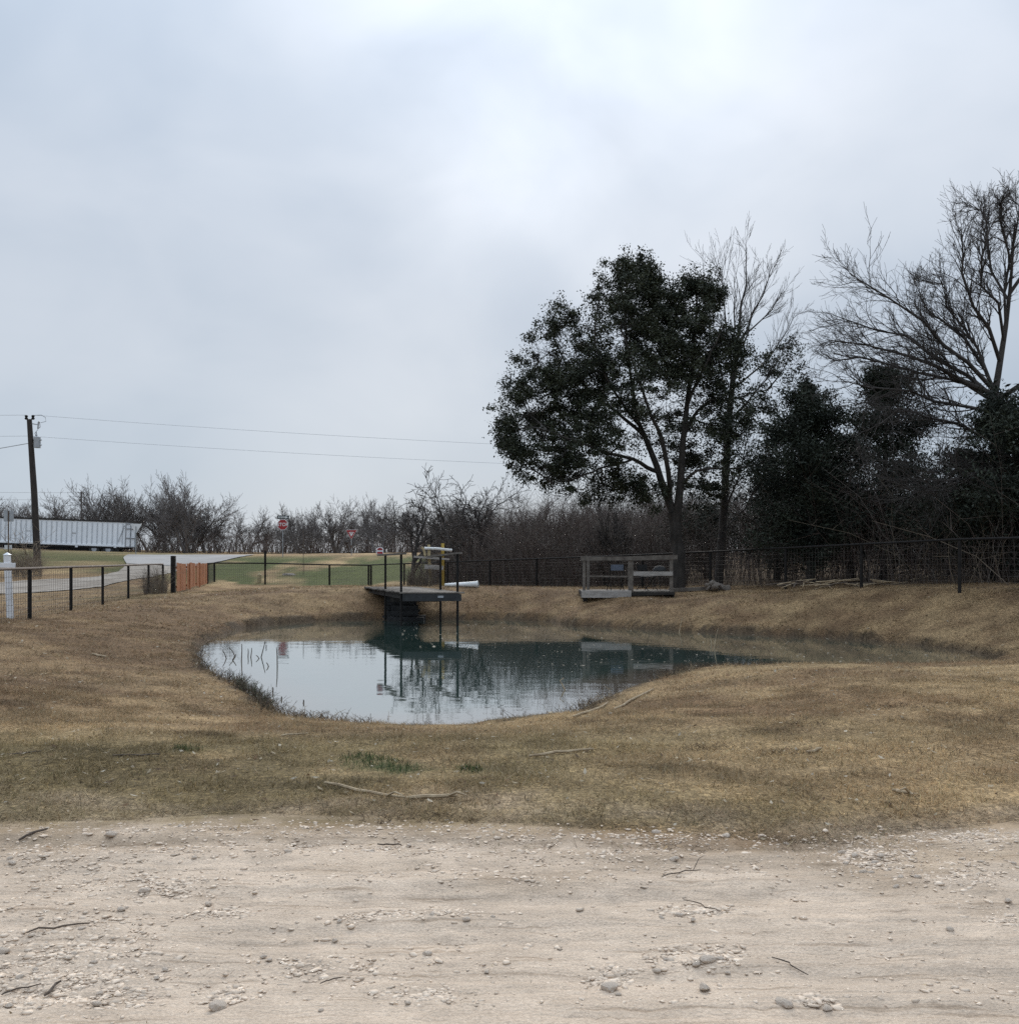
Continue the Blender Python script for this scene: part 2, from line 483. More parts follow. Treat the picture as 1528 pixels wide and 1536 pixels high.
# gravel of the near track: fine grains, streaks along the direction of travel
def gravel_mat():
    m = bpy.data.materials.new('track_gravel'); m.use_nodes = True
    t = m.node_tree; bs = t.nodes['Principled BSDF']
    g = N(t, 'ShaderNodeNewGeometry')
    a = N(t, 'ShaderNodeAttribute', attribute_name='Col')
    def noise(scale, stretch, det=5, rgh=.6):
        mp = N(t, 'ShaderNodeMapping'); mp.inputs['Scale'].default_value = stretch
        t.links.new(g.outputs['Position'], mp.inputs[0])
        n = N(t, 'ShaderNodeTexNoise'); n.inputs['Scale'].default_value = scale; n.inputs['Detail'].default_value = det; n.inputs['Roughness'].default_value = rgh
        t.links.new(mp.outputs[0], n.inputs['Vector']); return n.outputs['Fac']
    grain = noise(90, (1, 1, 1), 4, .7)
    mid = noise(9, (.5, 1.4, 1), 5)
    streak = noise(5, (.35, 7, 1), 4)
    vo = N(t, 'ShaderNodeTexVoronoi'); vo.inputs['Scale'].default_value = 75
    t.links.new(g.outputs['Position'], vo.inputs['Vector'])
    c = mixc(t, 1.0, a.outputs['Color'], ramp(t, grain, [(.3, (.78, .76, .74)), (.7, (1.18, 1.18, 1.18))]), 'MULTIPLY')
    c = mixc(t, 1.0, c, ramp(t, mid, [(.3, (.88, .87, .86)), (.7, (1.1, 1.1, 1.1))]), 'MULTIPLY')
    c = mixc(t, 1.0, c, ramp(t, streak, [(.33, (.74, .71, .68)), (.42, (1, 1, 1)), (.7, (1.05, 1.05, 1.05))]), 'MULTIPLY')
    t.links.new(c, bs.inputs['Base Color'])
    bs.inputs['Roughness'].default_value = .95; bs.inputs['Specular IOR Level'].default_value = .15
    hgt = mth(t, 'ADD', mth(t, 'MULTIPLY', grain, .5), mth(t, 'ADD', mth(t, 'MULTIPLY', streak, .9), mth(t, 'MULTIPLY', vo.outputs['Distance'], -.35)))
    b = N(t, 'ShaderNodeBump'); b.inputs['Strength'].default_value = .8; b.inputs['Distance'].default_value = .014
    t.links.new(hgt, b.inputs['Height']); t.links.new(b.outputs[0], bs.inputs['Normal'])
    return m
M['gravel'] = gravel_mat()

def water_mat():
    m = bpy.data.materials.new('pond_water'); m.use_nodes = True
    t = m.node_tree; bs = t.nodes['Principled BSDF']
    a = N(t, 'ShaderNodeAttribute', attribute_name='depth')
    c = ramp(t, a.outputs['Fac'], [(0.0, (.105, .078, .052)), (.30, (.085, .075, .053)), (.6, (.045, .072, .058)), (1.0, (.030, .056, .047))])
    t.links.new(c, bs.inputs['Base Color'])
    bs.inputs['Roughness'].default_value = .035
    bs.inputs['IOR'].default_value = 1.33
    g = N(t, 'ShaderNodeNewGeometry')
    def noise(scale, stretch, det):
        mp = N(t, 'ShaderNodeMapping'); mp.inputs['Scale'].default_value = stretch
        t.links.new(g.outputs['Position'], mp.inputs[0])
        n = N(t, 'ShaderNodeTexNoise'); n.inputs['Scale'].default_value = scale; n.inputs['Detail'].default_value = det
        t.links.new(mp.outputs[0], n.inputs['Vector']); return n.outputs['Fac']
    h = mth(t, 'ADD', mth(t, 'MULTIPLY', noise(1.6, (.8, 1.5, 1), 2), 1.0), mth(t, 'MULTIPLY', noise(7.0, (.7, 1.8, 1), 2), .07))
    b = N(t, 'ShaderNodeBump'); b.inputs['Strength'].default_value = .04; b.inputs['Distance'].default_value = .05
    t.links.new(h, b.inputs['Height']); t.links.new(b.outputs[0], bs.inputs['Normal'])
    # calm turbid water: mirror film over the murky body
    fr = N(t, 'ShaderNodeFresnel'); fr.inputs['IOR'].default_value = 1.33
    t.links.new(b.outputs[0], fr.inputs['Normal'])
    gls = N(t, 'ShaderNodeBsdfGlossy'); gls.inputs['Roughness'].default_value = .03; gls.inputs['Color'].default_value = (.96, .97, .97, 1)
    t.links.new(b.outputs[0], gls.inputs['Normal'])
    bs.inputs['Specular IOR Level'].default_value = 0.0
    mx = N(t, 'ShaderNodeMixShader')
    t.links.new(mth(t, 'POWER', fr.outputs[0], .5), mx.inputs[0])
    t.links.new(bs.outputs[0], mx.inputs[1]); t.links.new(gls.outputs[0], mx.inputs[2])
    t.links.new(mx.outputs[0], t.nodes['Material Output'].inputs['Surface'])
    return m
M['water'] = water_mat()

# ------------------------------------------------------------------ ground colours
C_TAN = np.array([.395, .278, .150]); C_BROWN = np.array([.225, .143, .077]); C_OLIVE = np.array([.135, .125, .055]); C_GREEN = np.array([.055, .085, .028])
C_MUD_SHADE = np.array([.060, .045, .032]); C_DIRT = np.array([.40, .31, .225]); C_GRAVEL = np.array([.555, .45, .352]); C_LAWN = np.array([.075, .088, .026])
def lerp(a, b, t):
    return a + (b - a) * t[..., None]
lawn_poly = [(-14.6, 51.3), (-8.5, 50.8), (-7.3, 49.5), (-4.5, 45.5), (2, 45), (2, 80), (-24, 84), (-17.5, 56)]
weed_px = [(560, 1148, .30, .20), (605, 1156, .24, .17), (540, 1140, .2, .14), (285, 1126, .15, .09), (700, 1156, .16, .12)]
weeds = [(hit(px, py), rx, ry) for px, py, rx, ry in weed_px]
def inpoly(X, Y, poly):
    ins = np.zeros(np.shape(X), bool); n = len(poly)
    for i in range(n):
        a = poly[i]; b = poly[(i + 1) % n]
        ins ^= ((a[1] > Y) != (b[1] > Y)) & (X < (b[0] - a[0]) * (Y - a[1]) / (b[1] - a[1] + 1e-12) + a[0])
    return ins
def weed_mask(X, Y):
    m = np.zeros(np.shape(X))
    for p, rx, ry in weeds:
        q = ((X - p.x) / rx) ** 2 + ((Y - p.y) / (ry * 1.6)) ** 2
        m = np.maximum(m, np.clip(1.45 - q - 1.3 * fbm(X * 9, Y * 9, 77, 3), 0, 1))
    return m
def ground_rgb(X, Y, s=None):
    if s is None: s = pond_sd(X, Y)
    n1 = fbm(X * .45, Y * .45, 101, 4); n2 = fbm(X * 1.7, Y * 1.7, 103, 4); n3 = fbm(X * .28 + 5, Y * .28, 107, 3)
    brown = np.clip((n1 - .42) * 2.2 + (n2 - .5) * 1.8 + .30, 0, 1)
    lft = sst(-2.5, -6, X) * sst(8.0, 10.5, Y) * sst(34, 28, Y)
    brown = np.clip(brown + .45 * lft - .25 * sst(2, 5, X) * sst(16, 12, Y), 0, 1)
    c = lerp(C_TAN, C_BROWN, brown)
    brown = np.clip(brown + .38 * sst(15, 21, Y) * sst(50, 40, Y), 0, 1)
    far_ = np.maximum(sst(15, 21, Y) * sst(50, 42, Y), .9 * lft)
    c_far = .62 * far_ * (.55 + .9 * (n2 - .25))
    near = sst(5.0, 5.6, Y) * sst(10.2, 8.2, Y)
    c = lerp(c, np.array([.128, .082, .047]), np.clip(c_far, 0, .85))  # brown banks; backlit darkness of the far side is put into the colour
    ol = np.clip((n3 - .44) * 5 + (n2 - .5) * 1.6, 0, 1) * near * np.interp(X, [-5, 0, 2.5], [.85, .75, .35])
    c = lerp(c, C_OLIVE, ol * .62)
    c = lerp(c, C_GREEN, weed_mask(X, Y) * .9)
    # grass verges beyond the fences
    lawn = inpoly(X + (n2 - .5) * 2, Y + (n1 - .5) * 3, lawn_poly) * 1.0
    lawn = lawn * np.clip(.80 + (fbm(X * .5, Y * .16, 111, 4) - .42) * 4.2, .15, 1) * sst(76, 66, Y)
    c = lerp(c, C_LAWN, lawn)
    verge = sst(-14.8, -16, X) * sst(47, 52, Y) * sst(100, 60, Y)
    c = lerp(c, C_LAWN * .9, verge * np.clip((fbm(X * .2, Y * .12, 117, 3) - .30) * 4, 0, .95))
    verge2 = sst(-11.5, -13, X) * sst(46, 40, Y)
    c = lerp(c, C_OLIVE * .9, verge2 * np.clip((n1 - .45) * 3, 0, .7))
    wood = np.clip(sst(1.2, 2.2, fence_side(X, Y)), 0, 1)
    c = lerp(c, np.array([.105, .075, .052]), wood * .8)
    # bare wet soil along the waterline, with the undercut's shade painted in
    c = lerp(c, C_MUD_SHADE, sst(.26, .0, s + .55 * (n2 - .5) + .25 * (vnoise(X * 7, Y * 7, 161) - .5)) * .85)
    # dirt towards the track
    e = Y - track_edge(X)
    dirt = sst(.85, -.45, e + 1.6 * (n2 - .5) + 1.0 * (fbm(X * .8, Y * 1.6, 509, 2) - .5) + .5 * (vnoise(X * 9, Y * 9, 151) - .5))
    c = lerp(c, C_DIRT * .95, dirt * .85)
    gr = sst(.15, -1.25, e + .9 * (fbm(X * .8, Y * 1.6, 509, 2) - .5) + 1.3 * (fbm(X * 3, Y * 5, 121, 4) - .5))
    gcol = lerp(C_GRAVEL * np.array([.93, .93, .92]), C_GRAVEL * np.array([1.05, 1.03, 1.0]), fbm(X * .9, Y * 2.2, 131, 3))
    c = c + (gcol - c) * gr[..., None]
    mot = (.86 + .28 * fbm(X * 6, Y * 6, 141, 3)) * (1 + (.5 * (fbm(X * 2.6, Y * 3.4, 143, 3) - .5) + .3 * (fbm(X * .9, Y * 1.3, 145, 2) - .5)) * (1 - gr))
    return c * mot[..., None]
RF = [(-7.0, 48.6), (-4.0, 45.6), (2.6, 38.5), (6.0, 34.6), (8.5, 30.2), (11.1, 24.0), (14.2, 18.6), (17.8, 13.6)]      # the fence on the right
def fence_side(X, Y):
    """distance beyond the right-hand fence (positive on its far side)"""
    fx = np.interp(Y, [p[1] for p in RF][::-1], [p[0] for p in RF][::-1])
    return (X - fx) * 0.83

# ------------------------------------------------------------------ the ground
def grow(a, step, fac, lim):
    out = [a]
    while abs(out[-1]) < lim:
        out.append(out[-1] + step); step *= fac
    return out[1:]
xs = np.arange(-15, 15.01, .18)
xs = np.concatenate([grow(-15, -.16, 1.12, 2500)[::-1], xs, grow(15, .16, 1.12, 2500)])
ys = np.arange(3.6, 40.01, .16)
ys = np.concatenate([grow(3.6, -.2, 1.25, 400)[::-1], ys, grow(40, .15, 1.035, 130), grow(130, 5, 1.3, 4000)])
GX, GY = np.meshgrid(xs, ys)
GZ = height(GX, GY)
GS = pond_sd(GX, GY)
GZ = GZ - 0.05 * sst(.15, .5, track_edge(GX) - GY) * (np.abs(GX) < 6.3) * (GY > .9)
nx, ny = len(xs), len(ys)
idx = np.arange(nx * ny).reshape(ny, nx)
Q = np.stack([idx[:-1, :-1], idx[:-1, 1:], idx[1:, 1:], idx[1:, :-1]], -1).reshape(-1, 4)
me = mesh_np('ground', np.stack([GX, GY, GZ], -1).reshape(-1, 3), [Q], True)
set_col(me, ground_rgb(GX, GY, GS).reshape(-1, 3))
tag(link('ground', me, M['ground']), kind='structure')

# the gravel track the picture is taken from
tx = np.arange(-6.5, 6.51, .022)
tv = np.concatenate([np.linspace(0, .45, 40)[:-1], np.linspace(.45, 1, 165)])
TX, TV = np.meshgrid(tx, tv)
TE = track_edge(TX) + .12
TY = .6 + (TE - .6) * TV
fade = np.clip((TE - TY) / .35, 0, 1)
rut = (fbm(TX * .55, TY * 15, 201, 3) - .5) * .022 + (fbm(TX * .3, TY * 5, 203, 2) - .5) * .05
lump = (fbm(TX * 3, TY * 3, 207, 4) - .5) * .035 + (vnoise(TX * 22, TY * 22, 209) - .5) * .009 + (vnoise(TX * 47, TY * 47, 211) - .5) * .006
TZ = height(TX, TY, False) + .004 + fade * (.010 + rut + lump)
n0, n1_ = TX.shape
idx = np.arange(n0 * n1_).reshape(n0, n1_)
Q = np.stack([idx[:-1, :-1], idx[:-1, 1:], idx[1:, 1:], idx[1:, :-1]], -1).reshape(-1, 4)
me = mesh_np('gravel_track', np.stack([TX, TY, TZ], -1).reshape(-1, 3), [Q], True)
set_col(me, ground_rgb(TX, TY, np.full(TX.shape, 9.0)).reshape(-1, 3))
tag(link('gravel_track', me, M['gravel']), kind='structure')
def track_z(x, y):
    f = np.clip((track_edge(x) + .12 - y) / .35, 0, 1)
    return height(x, y, False) + .004 + f * (.010 + (fbm(x * .55, y * 15, 201, 3) - .5) * .022 + (fbm(x * .3, y * 5, 203, 2) - .5) * .05 + (fbm(x * 3, y * 3, 207, 4) - .5) * .035)

# pond
wx = np.arange(pond[:, 0].min() - 1, pond[:, 0].max() + 1, .2); wy = np.arange(pond[:, 1].min() - 1, pond[:, 1].max() + 1, .2)
WX, WY = np.meshgrid(wx, wy)
WZ = height(WX, WY, False); WS = pond_sd(WX, WY)
idx = np.arange(WX.size).reshape(WX.shape)
Q = np.stack([idx[:-1, :-1], idx[:-1, 1:], idx[1:, 1:], idx[1:, :-1]], -1).reshape(-1, 4)
keep = (WS.ravel()[Q] < .5).any(1)
me = mesh_np('pond_water', np.stack([WX, WY, np.full(WX.shape, ZW)], -1).reshape(-1, 3), [Q[keep]])
set_f(me, 'depth', np.clip((ZW - WZ) / .9 + .25 * (fbm(WX * .5, WY * .5, 221, 3) - .5), 0, 1).ravel())
tag(link('pond_water', me, M['water']), kind='structure')

def strip(name, A, B, mat_, lift=.03, nl=80, nw=10):
    """a road sheet between two edge lines, draped on the ground"""
    A = np.array(A, float); B = np.array(B, float)
    def res(P):
        t = np.linspace(0, len(P) - 1, nl); i = np.minimum(t.astype(int), len(P) - 2); f = (t - i)[:, None]
        return P[i] * (1 - f) + P[i + 1] * f
    A = res(A); B = res(B)
    u = np.linspace(0, 1, nw)[None, :, None]
    P = A[:, None] * (1 - u) + B[:, None] * u
    Z = height(P[..., 0], P[..., 1]) + lift
    idx = np.arange(nl * nw).reshape(nl, nw)
    Q = np.stack([idx[:-1, :-1], idx[:-1, 1:], idx[1:, 1:], idx[1:, :-1]], -1).reshape(-1, 4)
    me = mesh_np(name, np.concatenate([P, Z[..., None]], -1).reshape(-1, 3), [Q], True)
    return tag(link(name, me, mat_), kind='structure')
def edge(pts):
    return [tuple(hit(px, py, 25, 110))[:2] for px, py in pts]
strip('gravel_drive', edge([(-90, 898), (16, 891), (100, 886), (157, 880), (204, 869), (251, 861), (292, 852)]),
      edge([(-90, 880), (16, 873), (100, 869), (150, 865), (178, 858), (186, 851), (190, 845.5)]), M['drive'], .03)
strip('access_road', edge([(291, 852.4), (318, 845.5), (345, 839.5), (365, 835.5), (382, 832.6)]), edge([(189.5, 846), (187, 842), (185, 838), (187, 835), (192, 832.8)]), M['road'], .05)
strip('highway', [(-140, 90), (-60, 88.5), (-30, 88), (0, 88), (80, 88)], [(-140, 99), (-60, 98.5), (-30, 98), (0, 98), (80, 98)], M['road'], .08, 160, 6)

# ------------------------------------------------------------------ fences along three sides
def wire_panel(name, A, B, hA, hB, gA, gB, parent, nv, nh, r=.0042):
    """welded wire between two posts: thin crossing wires"""
    m = []
    A = np.array(A); B = np.array(B)
    P = []; 
    for i in range(1, nv):
        t = i / nv; p = A * (1 - t) + B * t
        P.append([(p[0], p[1], gA + (gB - gA) * t + .02), (p[0], p[1], hA + (hB - hA) * t)])
    for j in range(1, nh):
        u = j / nh
        P.append([(A[0], A[1], gA + (hA - gA) * u), (B[0], B[1], gB + (hB - gB) * u)])
    P = np.array(P, float)
    V, Qd = tubes_np(P, np.full(P.shape[:2], r), 3)
    V = V - np.array(parent.location)
    return link('wire_mesh', mesh_np('wire_mesh', V, [Qd]), M['wire'], parent)
def pipe_fence(label, group, pts, tops, rail_r=.032, post_r=.045, mesh=(24, 8), rail_mat='black_steel', skip=(), wr=.0042):
    """posts at pts (x,y), rail heights tops; a pipe rail on top and wire between"""
    t = thing('pipe_fence', label, 'fence', (pts[0][0], pts[0][1], hz(*pts[0])), 0, group)
    g = [hz(*p) for p in pts]
    for i, (p, z) in enumerate(zip(pts, tops)):
        MB().tube([(p[0], p[1], g[i] - .3), (p[0], p[1], z - rail_r)], post_r, 8).build('post', M['black_steel'], t, smooth=True)
    rp = [(p[0], p[1], z) for p, z in zip(pts, tops)]
    MB().tube(rp, rail_r, 8).build('top_rail', M[rail_mat], t, smooth=True)
    if mesh:
        for i in range(len(pts) - 1):
            if i in skip: continue
            wire_panel('wire_mesh', pts[i], pts[i + 1], tops[i] - .05, tops[i + 1] - .05, g[i], g[i + 1], t, mesh[0], mesh[1], wr)
    return t
lf_y = [15.9, 19.4, 22.9, 26.4, 29.9, 33.5, 37.0, 40.0]
lf = [(-11.2 - .1713 * (y - 22.9), y) for y in lf_y]
pipe_fence('low black pipe fence with wire mesh along the gravel drive up to the orange gate', 'black pipe and wire fences round the pond lot', lf,
           [1.29, 1.30, 1.30, 1.31, 1.31, 1.32, 1.33, 1.33], .032, .044, (22, 9), 'rust_steel')
ff = [(-15.45, 50.2), (-15.4, 51.2), (-12.7, 51.0), (-9.25, 50.4), (-6.9, 48.9)]
t = pipe_fence('far black pipe fence in front of the green lawn, from orange gate towards the dock', 'black pipe and wire fences round the pond lot', ff,
           [1.32, 1.34, 1.33, 1.25, 1.24], .035, .05, (26, 7))
MB().tube([(-12.7, 51.0, 1.2), (-12.7, 51.0, 1.98)], .06, 8).build('tall_post', M['black_steel'], t, smooth=True)
def fpt(s):  # along the right-hand fence line
    y = s; x = float(np.interp(y, [p[1] for p in RF][::-1], [p[0] for p in RF][::-1])); return (x, y)
def rtop(y): return float(np.interp(y, [13, 18.6, 24.0, 30.2, 34.6, 38.5, 45.6, 48.9], [2.05, 2.03, 2.01, 1.87, 1.735, 1.60, 1.36, 1.24]))
rfy = [48.7, 46.6, 44.3, 42.2, 40.1, 38.2, 35.9, 33.2, 30.2, 27.2, 24.1, 21.4, 18.6, 16.1, 13.6]
pipe_fence('long black pipe fence rising behind the oak along the edge of the dark trees', 'black pipe and wire fences round the pond lot', [fpt(y) for y in rfy], [rtop(y) for y in rfy], .03, .045, (24, 9), wr=.0026)

# orange wooden gate in the fence line
g0 = Vector((-13.75, 40.6, hz(-13.75, 40.6))); g1 = Vector((-15.3, 49.6, hz(-15.3, 49.6)))
t = thing('wooden_gate', 'low orange stained wooden plank gate closing off the drive at the fence corner', 'gate', g0)
gd = (g1 - g0); gl = gd.length; gd.normalize()
MB().box((g0.x - .02, g0.y - .42, g0.z + .66), (.17, .17, 1.75)).build('gate_post', M['black_steel'], t, bevel=.01)
for k in range(22):
    a = g0 + gd * (gl * (k + .06) / 22); b = g0 + gd * (gl * (k + .92) / 22)
    zt = 1.36 - .03 * (k / 22) + random.uniform(-.015, .015) + (.035 if k in (0, 8, 9, 15) else 0)
    zb = max(hz(a.x, a.y), .05) + .07
    off = random.uniform(-.03, .03)
    m = MB(); mid = (a + b) / 2
    m.bar((a.x + off, a.y, (zt + zb) / 2), (b.x + off, b.y, (zt + zb) / 2), .026, zt - zb)
    m.build('plank', M['cedar_wood'], t)
for z in (.38, 1.18):
    MB().bar((g0.x - .06, g0.y, z), (g1.x - .06, g1.y, z), .05, .09).build('cross_rail', M['cedar_wood'], t)
for f in (.36, .70):
    p = g0 + gd * gl * f
    MB().box((p.x + .03, p.y, .72), (.03, .12, 1.3)).build('batten', M['cedar_wood'], t)
# white sign post behind the left fence
b = Vector((-11.75, 23.0, hz(-11.75, 23.0)))
t = thing('sign_post', 'white wooden post with a short cross arm behind the mesh fence at the picture edge', 'sign post', b)
m = MB(); m.bar((b.x + .06, b.y, b.z - .2), (b.x - .03, b.y, 1.62), .12, .12, (0, 1, 0)); m.build('upright', M['white'], t, bevel=.006)
m = MB(); m.bar((b.x + .20, b.y - .07, 1.37), (b.x - 1.05, b.y - .07, 1.40), .03, .115); m.build('arm', M['white'], t, bevel=.005)
m = MB(); m.add([(b.x - .10, b.y - .07, 1.62), (b.x + .05, b.y - .07, 1.62), (b.x + .05, b.y + .07, 1.62), (b.x - .10, b.y + .07, 1.62), (b.x - .025, b.y, 1.68)],
      [(0, 1, 4), (1, 2, 4), (2, 3, 4), (3, 0, 4), (3, 2, 1, 0)]); m.build('cap', M['white'], t)

# ------------------------------------------------------------------ dock
DZ = .575
f0 = Vector((-3.03, 28.0, 0)); f1 = Vector((-1.33, 28.0, 0)); ax = Vector((-1.97, 6.0, 0)); ax_l = ax.length; axn = ax / ax_l
t = thing('dock', 'small weathered wooden fishing dock on dark posts standing over the pond edge', 'dock', (-2.2, 28, ZW))
npl = 40
for k in range(npl):
    a = f0 + axn * (ax_l * (k + .5) / npl); c = f1 + axn * (ax_l * (k + .5) / npl)
    j0, j1 = random.uniform(-.05, .05), random.uniform(-.05, .05)
    lean = random.uniform(-.012, .012)
    m = MB(); m.bar((a.x - .06 + j0, a.y, DZ - .018 + lean), (c.x + .06 + j1, c.y, DZ - .018 - lean * .5), ax_l / npl * .93, .036)
    m.build('plank', M['weathered'], t)
MB().bar((f0.x - .02, 27.99, DZ - .15), (f1.x - .04, 27.99, DZ - .15), .05, .20).build('front_beam', M['rubber'], t)
for o in (Vector((.10, 0, 0)), Vector((1.58, 0, 0)), Vector((.85, 0, 0))):
    a = f0 + o + Vector((0, .06, 0)); c = a + ax * .96
    MB().bar((a.x, a.y, DZ - .125), (c.x, c.y, DZ - .125), .06, .17).build('side_beam', M['dark_wood'], t)
MB().bar((-3.66, 30.2, DZ - .29), (-2.16, 30.2, DZ - .29), .08, .14).build('cross_beam', M['dark_wood'], t)
MB().bar((-4.75, 33.2, DZ - .26), (-3.25, 33.2, DZ - .26), .14, .22).build('cross_beam', M['weathered'], t)
posts = [(-3.92, 31.0, 1.66), (-3.13, 28.35, 1.67), (-2.13, 30.3, 1.62), (-1.50, 28.35, 1.68)]
for x, y, zt in posts:
    MB().tube([(x, y, -1.6), (x, y, zt)], .036, 10).build('post', M['black_steel'], t, smooth=True)
MB().bar((-4.15, 31.3, 1.655), (-3.02, 28.05, 1.685), .16, .05).build('hand_rail', M['weathered'], t)
MB().bar((-2.52, 30.7, 1.60), (-1.42, 28.05, 1.70), .16, .05).build('hand_rail', M['weathered'], t)
# dark old timbers heaped under the landward half
for k in range(15):
    lv = k // 3
    y = 30.9 + .34 * (k % 3) + .16 * lv + random.uniform(-.05, .05); z = -.38 + .17 * lv + random.uniform(-.02, .02)
    x_ = -3.85 - .30 * (k % 3) * .3 + random.uniform(-.12, .12)
    MB().bar((x_, y, z), (-2.75 - .13 * lv + random.uniform(-.12, .12), y + random.uniform(-.1, .1), z + random.uniform(-.03, .03)), .20, .17).build('crib_timber', M['rubber'], t)
MB().box((-1.96, 27.955, DZ - .125), (.16, .012, .06)).build('name_plate', M['galv'], t)
# little notice standing on the end of the rail
p = Vector((-4.10, 31.05, 1.685))
t = thing('notice_sign', 'small white and red notice plate fixed to the end of the dock hand rail', 'sign', p)
poly = [(-.11, 0), (.11, 0), (.11, .17)] + [(.11 * math.cos(a), .17 + .05 * math.sin(a)) for a in np.linspace(.2, math.pi - .2, 7)] + [(-.11, .17)]
MB().prism(poly, -.008, .008).build('plate', M['sign_white'], t, world=False)
MB().prism([(.088 * math.cos(a), .125 + .075 * math.sin(a)) for a in np.linspace(0, math.pi, 12)], -.0125, -.0095).build('red_arch', M['red'], t, world=False)
MB().prism([(-.088, .012), (.088, .012), (.088, .075), (-.088, .075)], -.0125, -.0095).build('red_band', M['red'], t, world=False)
for sx in (-.03, .03):
    MB().box((sx, -.014, .155), (.03, .002, .022)).build('mark', M['sign_black'], t, world=False)

# wooden frame with yellow posts behind the dock
Yf = 36.2
t = thing('valve_frame', 'rough frame of tan and yellow posts with a white pipe across, behind the dock', 'frame', gp(655, Yf))
def P2(px, py, dy=0): return at(px, py, Yf + dy)
a = P2(645, 884); MB().bar(P2(645.5, 890), P2(643, 817), .10, .10, (0, 1, 0)).build('tan_post', M['tan_post'], t)
MB().bar(P2(664, 890, .15), P2(664, 815, .15), .115, .09, (0, 1, 0)).build('yellow_post', M['yellow'], t)
MB().tube([P2(666.5, 890, .3), P2(667, 816, .3)], .035, 8).build('steel_rod', M['black_steel'], t)
MB().tube([P2(646, 822, .25), P2(646, 803, .25)], .022, 6).build('steel_rod', M['black_steel'], t)
MB().tube([P2(636.5, 822.5, -.1), P2(655, 823, -.1), P2(678, 825.5, -.1)], .052, 10).build('pipe', M['pvc'], t, smooth=True)
MB().tube([P2(632, 821, -.1), P2(635.5, 824, -.1), P2(637.5, 833, -.1)], .045, 8).build('pipe_elbow', M['tan_post'], t, smooth=True)
MB().bar(P2(621, 835, -.2), P2(674, 839, -.2), .26, .07).build('shelf_board', M['pale_wood'], t)
MB().bar(P2(630, 832, .1), P2(668, 832.5, .1), .2, .05).build('shelf_board', M['weathered'], t)
MB().bar(P2(637, 850, -.2), P2(665, 852, -.2), .24, .16).build('lower_board', M['pale_wood'], t)
MB().bar(P2(642, 870, -.5), P2(647, 884, -.6), .07, .07, (0, 1, 0)).build('brace', M['tan_post'], t)

Yp = 34.3
a = gp(668, Yp + .5); b = gp(716, Yp - .2)
zb = max(hz(a.x, a.y), hz(b.x, b.y))
t = thing('plastic_pipe', 'thick white plastic pipe lying on the bank just past the dock', 'pipe', b)
MB().tube([(a.x, a.y, zb + .06), (b.x, b.y, zb + .10)], [.06, .11], 14, False).tube([(b.x - .02, b.y, zb + .10), (b.x + .01, b.y, zb + .10)], [.085, .085], 14, False).build('pipe', M['pvc'], t, smooth=True)
MB().tube([(b.x - .06, b.y, zb + .099), (b.x + .02, b.y, zb + .10)], .122, 14, False).build('collar', M['pvc'], t, smooth=True)

# ------------------------------------------------------------------ sitting platform under the oak
PZ = .515
Ya, Yb = 31.0, 33.0
x0, x1 = at(874, 0, Ya).x, at(1012, 0, Ya).x
xm = at(946, 0, Ya).x
t = thing('platform', 'grey wooden sitting platform with post rails at the foot of the oak', 'platform', (x0, Ya, PZ - .2))
npp = 13
for k in range(npp):
    y = Ya + .06 + (Yb - Ya - .06) * (k + .5) / npp
    MB().bar((x0 + random.uniform(-.03, .02), y, PZ - .02), (x1 + random.uniform(-.02, .05), y, PZ - .02), .128, .036).build('plank', M['weathered'], t)
MB().box(((x0 + xm) / 2 - .02, Ya - .03, PZ - .095), (xm - x0 + .06, .045, .23)).build('front_board', M['pale_wood'], t, bevel=.004)
MB().bar((xm + .03, Ya, PZ - .10), (x1, Ya, PZ - .07), .05, .09).build('front_beam', M['dark_wood'], t)
MB().box(((x0 + x1) / 2, Yb - .1, PZ - .12), (x1 - x0, .06, .16)).build('back_beam', M['dark_wood'], t)
MB().box((x0 + .03, (Ya + Yb) / 2, PZ - .12), (.05, Yb - Ya - .1, .16)).build('side_beam', M['dark_wood'], t)
MB().box((x1 - .03, (Ya + Yb) / 2, PZ - .12), (.05, Yb - Ya - .1, .16)).build('side_beam', M['dark_wood'], t)
for x, y in ((x0 + .1, Ya + .35), (xm, Ya + .45), (x1 - .2, Ya + .45), (x0 + .1, Yb - .3), (x1 - .2, Yb - .3)):
    MB().box((x, y, PZ - .28), (.14, .14, .4)).build('footing', M['dark_wood'], t)
zr = EYE + (HOR - 838) / F * Ya
for px, wd in ((876, .09), (946, .155), (1007, .10)):
    x = at(px, 0, Ya).x
    MB().box((x, Ya + .06, (PZ + zr) / 2 - .05), (wd, .09, zr - PZ + .05)).build('rail_post', M['weathered'], t, bevel=.004)
xx = at(882, 0, Yb - .3).x
MB().box((xx, Yb - .3, (PZ + zr) / 2), (.09, .09, zr - PZ)).build('rail_post', M['weathered'], t)
MB().bar((x0 - .07, Ya, zr), (xm + .05, Ya, zr + .01), .05, .125).build('top_board', M['weathered'], t)
MB().bar((xm + .055, Ya - .003, zr + .012), (x1 + .08, Ya + .02, zr + .05), .05, .14).build('top_board', M['weathered'], t)
MB().bar((x0, Ya + .11, at(0, 864.5, Ya).z), (xm - .08, Ya + .11, at(0, 865, Ya).z), .04, .05).build('mid_rail', M['weathered'], t)
MB().bar((xm + .08, Ya - .01, at(0, 860.5, Ya).z), (x1 - .07, Ya - .01, at(0, 860.5, Ya).z), .04, .135).build('mid_board', M['pale_wood'], t)
